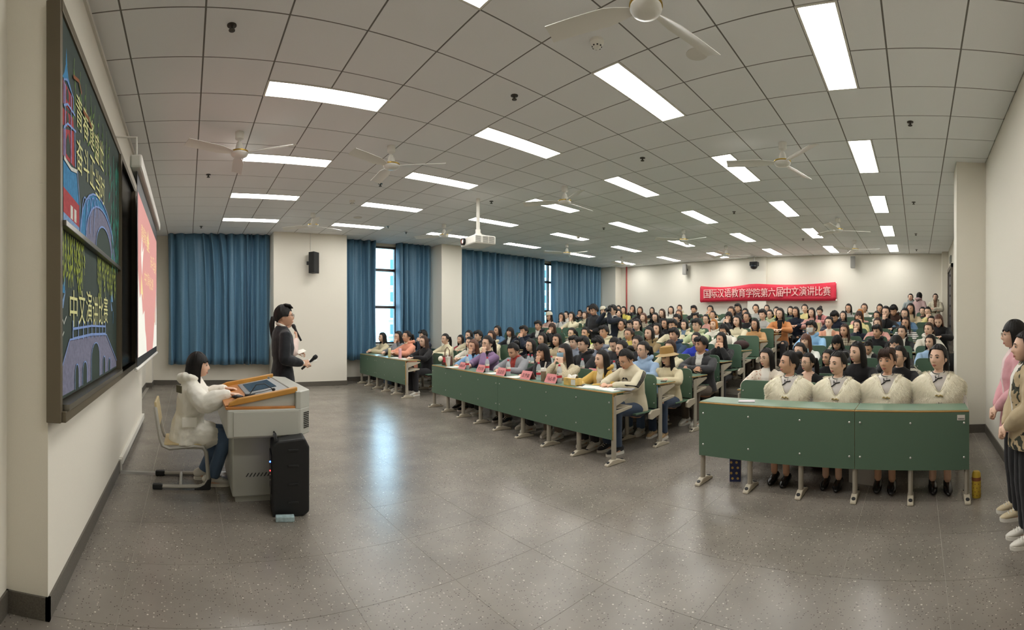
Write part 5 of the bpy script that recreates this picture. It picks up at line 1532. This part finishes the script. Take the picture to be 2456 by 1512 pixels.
# ------------------------------------------------------------------ presenters, lectern operator, standing guests
SUIT = cloth('suit', '#1b1d22', .7)
armsM = (((-.01, .245, 1.08), (.21, .06, 1.015), (.95, -.2, .05), (.1, .5, 1)), ((-.03, -.25, 1.07), (.20, -.13, 1.01), (.95, .25, .1), (.1, -.9, .6)))
Pm = make('presenter', True, stand=True, yaw=.0, pitch=-.02, arms=armsM, vox=.005, top_low=.76, handcurl=(1.3, 1.4))
pm_loc = (1.09, 5.25, 0)
pm = person(Pm, 'presenter in black suit and glasses standing behind the lectern with a microphone', pm_loc, 0, SUIT, M_shirt, SUIT, 'Qk', True, None, None, cloth('suit_trousers', '#1a1b1f'), 'sneaker', cloth('shoe_dark', '#26262a'), 1, 1.02)
MB().tube([(-.01 + .062 * math.cos(q), .064 * math.sin(q), 1.432 - .028 * math.cos(q)) for q in [2 * PI * i / 20 for i in range(21)]], [(.006, .014)] * 21, 8, round_=False, ref=(0, 0, 1)).build('collar', M_shirt, pm, smooth=True)
for sd in (-1, 1): MB().tube([(.155, sd * .10 - .022, 1.015), (.195, sd * .095 - .03, 1.013)], .036, 12).build('cuff', M_shirt, pm) if sd < 0 else None
armsW = (((.0, .23, 1.10), (.18, .05, 1.10), (.9, -.2, .1), (.1, .4, 1)), ((.08, -.20, 1.12), (.155, -.06, 1.29), (.2, .4, .9), (.8, -.6, 0)))
Pw = make('hostess', False, stand=True, yaw=.0, arms=armsW, vox=.006, puff=.55, handcurl=(.9, 1.4))
for c_ in pm.children:
    if c_.name.startswith('glasses'): setmats(c_, [mat('black_spectacles', '#141416', .35)]); c_.scale = (1, 1, 1.05)
pw_loc = (1.22, 5.82, 0)
pw = person(Pw, 'presenter with long ponytail in pale dress behind the man in the suit', pw_loc, 0, cloth('pale_dress', '#d8c4bb'), None, None, 'Pk', False, None, None, cloth('pale_dress', '#d8c4bb'), 'heel', None, 0, 1.0)
M_paper = mat('paper', '#e0ddd4', .8)
def held_mic(label, p, d):
    t = thing('handheld_microphone', label, 'microphone', p, group='handheld microphones')
    q = Vector(d).normalized().to_track_quat('Z', 'Y').to_matrix().to_4x4()
    MB().lathe([(.011, -.11), (.013, -.10), (.014, .03), (.019, .07), (.020, .075)], 12, M=q).build('handle', M_dark, t, smooth=40)
    MB().lathe([(.020, .075), (.025, .085), (.026, .105), (.020, .125), (0, .132)], 14, M=q).build('grille', mat('mic_mesh', '#2a2b2d', .6, .4), t, smooth=40)
held_mic("black microphone in the suited man's hand at waist height", (pm_loc[0] + .285, pm_loc[1] - .105, 1.035), (.75, -.1, .66))
held_mic("black microphone held up by the ponytailed woman's hand", (pw_loc[0] + .175, pw_loc[1] - .035, 1.365), (-.45, .1, .9))
for lab, p, rz in (("folded white card in the suited man's hand", (1.41, 5.17, 1.055), .2), ("white cue card held by the ponytailed woman", (1.44, 5.78, 1.13), .4)):
    o = obj('cue_card', MB().prism([(-.07, -.05), (.07, -.03), (.08, .05), (-.06, .05)], 'z', -.001, .001).mesh('cue_card', M_paper)); o.location = p; o.rotation_euler = (.3, -.2, rz); tag(o, lab, 'card', 'cue cards')

armsO = (((.20, .27, .79), (.38, .06, .90), (.9, -.2, -.05), (.0, .1, 1)), ((.16, -.29, .80), (.38, -.35, .905), (.95, .1, -.1), (0, 0, 1)))
Po = make('operator', False, skirt=True, yaw=-.06, pitch=.06, arms=armsO, vox=.005, hood=True, puff=2.3, top_low=.40, hc=(.10, 0, 1.135), legs=[((0, .09, .475), (.36, .10, .47), (.16, .10, .09)), ((0, -.09, .475), (.37, -.11, .47), (.24, -.10, .09))], handcurl=(.4, .35))
po = person(Po, 'long-haired operator in white hooded jacket and jeans seated at the lectern', (.0, 4.33, 0), 0, cloth('down_white', '#ebe8dd', .75), None, None, 'Fk', False, None, None, cloth('blue_jeans', '#566a86'), 'sneaker', None, 0, .965)
MB().box(-.005, .005, -.03, .03, -.035, .035, M=T(-.075, -.205, .93) @ RX(.25) @ RZ(.9)).build('shoulder_patch', cloth('olive', '#5f5a46'), po)
for y, z in ((-.222, .60),): MB().box(-.07, .07, -.008, .008, -.02, .07, M=T(.02, y, z)).build('pocket', cloth('down_white', '#ebe8dd', .75), po, bevel=.006)

clasp = (((.03, .235, 1.09), (.17, .06, .93), (.6, -.6, -.5), (.8, .4, .4)), ((.03, -.235, 1.09), (.17, -.05, .925), (.6, .6, -.5), (.8, -.4, .4)))
Pa = make('guest', False, stand=True, yaw=-.05, pitch=.05, arms=clasp, vox=.005, hood=False, puff=1.4, top_low=.74, handcurl=(.9, .9))
person(Pa, 'standing guest with glasses in pink jacket and cream trainers by the aisle wall', (3.50, -.755, 0), PI / 2, cloth('pink_jacket', '#cf9aa0'), cloth('pink_white', '#dcc6c4'), cloth('pink_white', '#dcc6c4'), 'Fk', True, None, None, cloth('black', '#1d1c1e'), 'sneaker', cloth('shoe_cream', '#cfc0a0'), 0, .905)
Pb = make('guest2', False, sleeves=True, stand=True, yaw=.04, pitch=.02, arms=clasp, vox=.005, hood=True, puff=2.0, top_low=.76, handcurl=(.9, .9))
person(Pb, 'standing guest in camouflage hoodie with beige sleeves and white trainers, nearest the viewer', (3.05, -.735, 0), PI / 2, pattern('camo', 'camo', ('#b09d7c', '#3b3d30', '#262820')), M_shirt, cloth('beige_hood', '#b3a283'), 'Lk', False, None, None, cloth('black', '#1d1c1e'), 'sneaker', None, 0, .855)
# two who stand up among the middle rows, three along the back wall
cam_arms = (((.30, .18, 1.28), (.20, .06, 1.49), (-.1, -.3, 1), (.5, .8, .1)), ((.30, -.18, 1.28), (.20, -.06, 1.49), (-.1, .3, 1), (.5, -.8, .1)))
Pc = make('photographer', True, stand=True, yaw=-.15, arms=cam_arms, handcurl=(1.2, 1.2))
t = person(Pc, 'standing photographer in navy jumper raising a camera among the middle seats', (8.43, 6.47, level(5)), PI - .1, cloth('navy_jumper', '#1d222d'), M_shirt, M_shirt, 'Sk', True, None, None, TROUS[1], skin=0, scale=1.0)
cm = thing('camera', 'black camera held to the face of the standing photographer in navy', 'camera', (8.17, 6.40, level(5) + 1.55), -.1)
MB().box(-.03, .03, -.065, .065, -.045, .045).build('body', M_dark, cm, bevel=.008); MB().lathe([(.034, 0), (.034, .05), (.03, .055), (0, .05)], 14, M=T(-.03, 0, 0) @ RY(-PI / 2)).build('lens', M_dark, cm, smooth=40)
low_arms = (((-.02, .25, 1.09), (.20, .08, 1.06), (.9, -.4, .2), (.0, .5, 1)), ((-.02, -.25, 1.09), (.20, -.05, 1.06), (.9, .4, .2), (0, -.5, 1)))
Pd = make('phone', True, stand=True, yaw=.1, pitch=.35, arms=low_arms, handcurl=(1., 1.), hc=(.05, 0, 1.535))
person(Pd, 'curly-haired standing person in dark grey jumper looking down at a phone', (8.33, 6.93, level(5)), PI, cloth('dark_jumper', '#2b2b2d'), None, None, 'Kk', False, None, None, TROUS[1], skin=1, scale=1.01)
ph = thing('phone', 'white phone in the hands of the curly-haired standing person', 'phone', (8.05, 6.92, level(5) + 1.10), 0)
MB().box(-.075, .075, -.037, .037, -.004, .004).build('case', M_white, ph, bevel=.003); MB().box(-.07, .07, -.033, .033, .0035, .0048).build('screen', M_dark, ph)
fold = (((.10, .22, 1.12), (.20, -.04, 1.15), (-.1, -1, .1), (.8, 0, .4)), ((.10, -.22, 1.10), (.19, .04, 1.11), (-.1, 1, .1), (.8, 0, .4)))
Pf = make('folded', False, stand=True, yaw=-.15, arms=fold, puff=1.5, handcurl=(.4, .4), hood=True)
person(Pf, 'standing ponytailed person in cream jacket with arms folded beside the back door', (13.45, -.52, level(10)), PI - .1, cloth('cream_jacket', '#d3cbb4'), cloth('brown_collar', '#6b4e3c'), cloth('brown_collar', '#6b4e3c'), 'Pk', False, None, None, TROUS[2], skin=0, scale=.87)
Pg = make('stand', False, stand=True, yaw=-.2, arms=low_arms, hood=True)
person(Pg, 'standing person in grey hoodie by the back wall turned to a neighbour', (13.5, .20, level(10)), PI - .1, cloth('grey_hoodie', '#8d9494'), None, None, 'Pk', False, None, None, TROUS[0], skin=0, scale=.87)
person(PR_back if False else Pg, 'bob-haired standing person in pink checked shirt seen from behind at the back', (13.35, -.05, level(10)), -.6, pattern('pinkcheck', 'plaid', ('#cfb3ae', '#a98a8a')), None, None, 'Ck', False, None, None, TROUS[1], skin=0, scale=.89)
# ------------------------------------------------------------------ things on desks and floor
M_pet = mat('clear_bottle', '#dde6ea', .08, alpha=.42)
M_cap = mat('bottle_red', '#b8283a', .4); M_lab = mat('bottle_label', '#e2dcd2', .5); M_labr = mat('bottle_label_red', '#c2333f', .5); M_labg = mat('label_green', '#4d7f5e', .5)
DZ = .7607
bt = {'shell': MB().lathe([(.028, 0), (.032, .006), (.032, .06), (.0305, .065), (.032, .07), (.032, .155), (.026, .18), (.013, .205), (.012, .215)], 18).mesh('shell', M_pet, smooth=40),
      'cap': MB().lathe([(.0145, .208), (.0145, .228), (.012, .231), (0, .231)], 14).mesh('cap', M_cap, smooth=40),
      'label': MB().lathe([(.0328, .068), (.0328, .098)], 18, cap=False).mesh('label', M_labr, smooth=True),
      'label2': MB().lathe([(.0328, .098), (.0328, .128)], 18, cap=False).mesh('label', M_lab, smooth=True),
      'mark': MB().box(-.034, -.0325, -.008, .008, .106, .119).mesh('mark', M_labg)}
BOT = [(4.25, 6.18, 0, 'before the auburn-haired judge, first from the window end'), (4.2, 5.58, 0, 'between the purple blazer and the grey coat'), (4.13, 5.0, 0, 'before the judge in the grey coat'), (4.12, 4.37, 0, 'next to the brown glass tumbler'), (4.06, 3.94, 0, 'beside the tissue box'),
       (5.16, 5.72, 1, 'second row, left of a pair behind the grey coat'), (5.12, 5.59, 1, 'second row, right of a pair behind the grey coat'), (5.02, 4.41, 1, 'second row, before the man in black'), (5.11, 5.13, 1, 'second row, near the smiling woman'), (4.97, 3.8, 1, 'second row, behind the mustard jacket')]
def dt(u, v, k=1): return (u, v, level(k) + DZ)
for u, v, k2, w in BOT:
    t = thing('water_bottle', 'clear water bottle with red cap, ' + w, 'bottle', dt(u, v), .1, 'water bottles with red caps')
    for nm in ('shell', 'cap', 'label', 'label2', 'mark'): obj(nm if nm != 'label2' else 'label', bt[nm], t)
M_pink = mat('pink_card', '#dd8f90', .8); M_ink = mat('ink', '#2a1f22', .8)
CARDS = [(4.21, 6.27, '杨云伊', 'nearest the window end'), (4.16, 5.7, '李文羽', 'before the purple blazer'), (4.1, 5.13, '王正云', 'before the grey coat'), (4.06, 4.56, '王予宜', 'before the chin-on-hand fringed judge'), (4.02, 4.05, '冯占君', 'before the masked judge'), (4.94, 4.15, '王文云', 'on the second-row desk')]
cardm = MB().prism([(0, 0), (.055, .105), (.058, .105), (.115, 0), (.111, 0), (.0565, .099), (.004, 0)], 'y', -.105, .105).mesh('card', M_pink)
for u, v, s, w in CARDS:
    t = thing('name_card', 'folded pink name card with black writing, ' + w, 'name card', dt(u - .02, v), -.07, 'pink name cards')
    obj('card', cardm, t)
    for i, c in enumerate(s):
        me = text_mesh(c, .055, M_ink); a, b = extent(me)
        obj('lettering', me, t, T(.0120, .072 - .052 * i, .028) @ RY(math.atan2(.055, .105)) @ Matrix(((0, 0, -1, 0), (-1, 0, 0, 0), (0, 1, 0, 0), (0, 0, 0, 1))) @ T(-a[0], -a[1], 0.004))
tb = thing('tissue_box', 'yellow paper tissue box with a white tissue standing up on the judges\' desk', 'tissue box', dt(4.04, 3.70), -.05)
MB().box(-.055, .055, -.10, .10, 0, .085).build('box', mat('tissue_yellow', '#d9b566', .6, var=.25, bscale=14), tb, bevel=.003)
MB().box(-.0565, -.055, -.095, -.025, .01, .075).build('end_label', M_paper, tb)
MB().grid(lambda s, t: (-.03 + .06 * t + .012 * math.sin(9 * s), -.07 + .14 * s, .085 + .035 * math.sin(PI * t) * (1 + .25 * math.sin(7 * s))), 14, 7).build('tissue', M_paper, tb, smooth=True)
def sheet(label, u, v, w, d, rz, k=1, c=None, th=.003, nm='paper_sheet', cat='paper'):
    o = obj(nm, MB().box(-d / 2, d / 2, -w / 2, w / 2, 0, th).mesh(nm, c or M_paper)); o.location = dt(u, v, k); o.rotation_euler = (0, 0, rz); tag(o, label, cat)
sheet('white score sheets spread before the mustard jacket', 4.05, 3.42, .30, .21, .2)
sheet('white sheets under the writing hand of the striped hoodie', 4.03, 3.13, .28, .21, -.15)
sheet('closed silver notebook at the aisle end of the judges\' desk', 4.10, 2.99, .20, .14, .3, c=mat('silver_cover', '#8e8f92', .4), th=.012, nm='notebook', cat='notebook')
sheet('white sheet before the grey coat judge', 4.12, 4.83, .2, .25, .1)
sheet('white sheet before the purple blazer judge', 4.2, 5.42, .2, .22, -.1)
sheet('white sheet beside the paper cup', 4.28, 6.6, .2, .3, .1)
sheet('small pale booklet lying alone on the hostess desk', 4.0, 1.54, .15, .10, .35, c=mat('booklet', '#c9bfc4', .6), th=.008, nm='booklet', cat='booklet')
sheet('white papers on the window-side desk by the peach puffer', 4.40, 8.75, .35, .22, .1)
sheet('white paper at the left of the pink bottle on the window-side desk', 4.42, 9.2, .25, .2, -.1)
sheet('manila envelope at the end of the window-side desk', 4.48, 8.48, .12, .2, .1, c=mat('manila', '#b8925c', .7))
for lab, u, v, k in (('black phone on the judges\' desk beside the score sheets', 4.07, 3.60, 1), ('dark phone before the grey coat judge', 4.19, 4.74, 1), ('black tablet lying on the window-side desk', 4.40, 9.88, 1), ('black phone on the second-row desk end', 5.02, 3.05, 1)):
    t = thing('phone', lab, 'phone', dt(u, v, k), .5); w = .22 if 'tablet' in lab else .15
    MB().box(-w / 2, w / 2, -w / 4, w / 4, 0, .008).build('case', M_dark, t, bevel=.003); MB().box(-w / 2 + .005, w / 2 - .005, -w / 4 + .004, w / 4 - .004, .008, .0086).build('screen', mat('phone_glass', '#20242a', .1), t)
tm = thing('glass_tumbler', 'brown tea tumbler with white lid among the bottles on the judges\' desk', 'tumbler', dt(4.06, 4.22))
MB().lathe([(.03, 0), (.032, .005), (.034, .13)], 18).build('glass', mat('tea_glass', '#8a7763', .15), tm, smooth=40); MB().lathe([(.036, .128), (.036, .165), (.032, .17), (0, .17)], 18).build('lid', M_lab, tm, smooth=40)
MB().tube([(0, -.02, .16), (0, -.045, .24)], .009, 8).build('straw', M_lab, tm)
cp = thing('paper_cup', 'white paper cup with an orange swirl and straw beside the brown handbag', 'cup', dt(4.27, 6.80))
MB().lathe([(.033, 0), (.046, .16), (.048, .162), (.044, .163)], 18).build('cup', M_lab, cp, smooth=40); MB().tube([(0, 0, .155), (.0, .02, .23)], .006, 8).build('straw', M_white, cp)
MB().prism([(-.02, .0), (.005, .06), (.012, .06), (-.008, .0)], 'x', -.043, -.036).build('swirl', mat('swirl_orange', '#cf7a35', .6), cp)
hb = thing('handbag', 'brown handbag with arched handle and white fluffy ball on the judges\' desk end', 'bag', dt(4.38, 7.0))
MB().prism([(-.12, 0), (.12, 0), (.10, .17), (-.10, .17)], 'x', -.05, .05).build('body', mat('bag_brown', '#5c3c30', .5), hb, bevel=.012)
MB().tube([(0, -.08, .16), (0, -.07, .27), (0, 0, .32), (0, .07, .27), (0, .08, .16)], .009, 8).build('handle', mat('bag_strap', '#7c6250', .6), hb, smooth=True)
MB().ell((-.075, .10, .11), (.045, .05, .05)).build('fluffy_ball', M_fur, hb, smooth=True)
MB().box(-.056, -.05, -.05, .05, .05, .14).build('red_flap', M_labr, hb)
def flask(label, u, v, c, lidc, h=.20):
    t = thing('flask', label, 'flask', dt(u, v), 0, 'drinking flasks')
    MB().lathe([(.031, 0), (.034, .006), (.034, h * .76), (.032, h * .8)], 16).build('body', c, t, smooth=40); MB().lathe([(.033, h * .78), (.033, h * .96), (.028, h), (0, h)], 16).build('lid', lidc, t, smooth=40)
flask('cream flask on the window-side desk before the grey jacket', 4.41, 9.49, mat('flask_cream', '#d3c18f', .5), mat('flask_lid', '#ddd0ab', .5))
flask('pink flask on the window-side desk before the peach puffer', 4.36, 8.85, mat('flask_pink', '#dfa5ad', .4), mat('flask_pink_lid', '#e6b9c0', .4), .22)
def cup2(label, u, v, k):
    t = thing('paper_cup', label, 'cup', dt(u, v, k)); MB().lathe([(.03, 0), (.04, .09), (.042, .092)], 14).build('cup', M_lab, t, smooth=40)
    for z in (.03, .055): MB().lathe([(.036 + .1 * (z - .03), z), (.038 + .1 * (z - .03), z + .012)], 14, cap=False).build('stripe', M_greent, t)
cup2('green-striped paper cup before the royal blue jacket', 7.02, 3.6, 4); cup2('white bowl-shaped cup before the hands-at-mouth person in black', 7.0, 3.42, 4)
# bags
def bag(label, loc, w, d, h, c, rz=0., strap=True, name='bag'):
    t = thing(name, label, 'bag', loc, rz)
    MB().ell((0, 0, h / 2), (d / 2, w / 2, h / 2), 16, 10).build('body', c, t, smooth=True)
    if strap: MB().tube([(0, -w * .3, h * .8), (0, -w * .15, h * 1.15), (0, w * .15, h * 1.15), (0, w * .3, h * .8)], .008, 6).build('strap', c, t, smooth=True)
    return t
bag('dark maroon bag slumped on the fourth-row desk end by the empty seat back', dt(7.83, 3.12, 5), .30, .20, .17, mat('bag_maroon', '#3a2423', .8), .2)
bag('white backpack leaning on the fifth-row desk behind the person in black', dt(7.88, 3.45, 5), .26, .18, .26, mat('bag_white', '#cfc9bb', .8, bump=.3), .1)
bag('grey floral shoulder bag on the third-row desk near the aisle wall', dt(5.92, .08, 3), .30, .18, .16, pattern('bagfloral', 'floral', ('#b9b3a4', '#6d6b69')), .3)
bag('black coat bundle heaped on the end seat by the back aisle', (8.6, -.66, level(6)), .34, .36, .55, mat('coat_black', '#161617', .85), .2, False, 'coat_bundle')
bag('teal coat heaped on a seat below the long curtain', (8.35, 9.6, level(5) + .72), .42, .26, .22, mat('coat_teal', '#4c6b69', .85), .3, False, 'coat_bundle')
# under and beside the hostess desk
gb_ = thing('gift_bag', 'tall gift bag, navy with gold dots and brown side, under the hostess desk', 'bag', (4.12, 1.70, 0), .35)
MB().box(-.10, .10, -.05, .05, 0, .27).build('body', mat('kraft_brown', '#96703c', .7), gb_)
MB().box(-.104, -.10, -.052, .052, 0, .27).build('front', mat('gift_navy', '#27305a', .6), gb_)
dm = MB()
for z in range(5):
    for y in range(2): dm.lathe([(.012, 0), (.012, .002), (0, .002)], 10, M=T(-.104, -.025 + .05 * y + .012 * (z % 2), .03 + .05 * z) @ RY(-PI / 2))
tag(dm.build('dots', mat('gold_dot', '#c1a05c', .5), gb_), kind='stuff')
wb = thing('paper_bag', 'white paper carrier bag standing under the hostess desk', 'bag', (4.30, .50, 0), -.3)
MB().box(-.05, .05, -.13, .13, 0, .26).build('body', mat('bag_paper', '#b9b5ae', .7), wb); MB().tube([(-.05, -.06, .26), (-.05, -.03, .34), (-.05, .03, .34), (-.05, .06, .26)], .004, 6).build('handle', M_dark, wb)
rb = thing('tote_bag', 'dark red bag with white tassels under the hostess desk', 'bag', (4.62, .98, 0), .1)
MB().ell((0, 0, .15), (.12, .2, .15), 14, 9).build('body', mat('bag_darkred', '#4a1f22', .8), rb, smooth=True)
for y in (-.05, .06): MB().tube([(-.13, y, .24), (-.135, y, .14)], .008, 6).build('tassel', M_white, rb)
yb = thing('flask', 'yellow flask with brown band standing on the floor beside the hostess desk', 'flask', (3.93, -.50, 0), 0, 'drinking flasks')
MB().lathe([(.036, 0), (.039, .006), (.039, .165), (.036, .175)], 18).build('body', mat('flask_yellow', '#d0b03e', .45), yb, smooth=40)
MB().lathe([(.0395, .145), (.0395, .175)], 18, cap=False).build('band', mat('flask_brown', '#8d5634', .5), yb, smooth=True); MB().lathe([(.037, .175), (.036, .205), (.026, .222), (0, .226)], 18).build('lid', mat('flask_yellow', '#d0b03e', .45), yb, smooth=40)
dm = MB()
for z in range(4):
    for y in range(8): dm.lathe([(.0045, 0), (.0045, .0015), (0, .0015)], 8, M=RZ(.78 * y + .4 * z) @ T(-.039, 0, .025 + .032 * z) @ RY(-PI / 2))
tag(dm.build('dots', mat('dot_brown', '#8b5b34', .6), yb), kind='stuff')
sk_ = obj('asset_sticker', MB().box(-.001, .001, -.032, .032, -.022, .022).mesh('asset_sticker', M_paper)); sk_.location = (3.834, -.36, .70); tag(sk_, 'small white barcode sticker on the end of the hostess desk panel', 'sticker')
bc = MB(); rr = random.Random(2); y = -.026
while y < .026: w = rr.uniform(.001, .003); bc.box(-.0016, -.001, y, y + w, -.017, -.004); y += w + rr.uniform(.001, .002)
tag(bc.build('barcode', M_ink, sk_), kind='stuff')
# cameras raised by seated people, wall outlet
cm2 = thing('camera', 'black camera raised by the fringed person three rows behind the hostesses', 'camera', (5.95, .22, 1.02), .3)
MB().box(-.03, .03, -.06, .06, -.05, .04).build('body', M_dark, cm2, bevel=.006); MB().lathe([(.03, 0), (.03, .05), (0, .05)], 12, M=T(-.03, 0, -.01) @ RY(-PI / 2)).build('lens', M_dark, cm2, smooth=40)
cm3 = thing('phone', 'phone raised to the face of the short-haired person in the window-side second row', 'phone', (5.42, 10.38, 1.22), .2)
MB().box(-.005, .005, -.075, .075, -.037, .037).build('case', M_dark, cm3, bevel=.002); MB().box(.004, .006, -.07, .07, -.033, .033).build('screen', mat('phone_glass', '#20242a', .1), cm3)
ot = thing('wall_socket', 'white wall socket under the curtain near the window-side desk', 'socket', (4.62, V_W - .008, .36))
MB().box(-.045, .045, -.006, .008, -.045, .045).build('plate', M_white, ot, bevel=.004)
for x in (-.012, .012): MB().box(x - .003, x + .003, -.008, -.005, -.008, .008).build('slot', M_dark, ot)
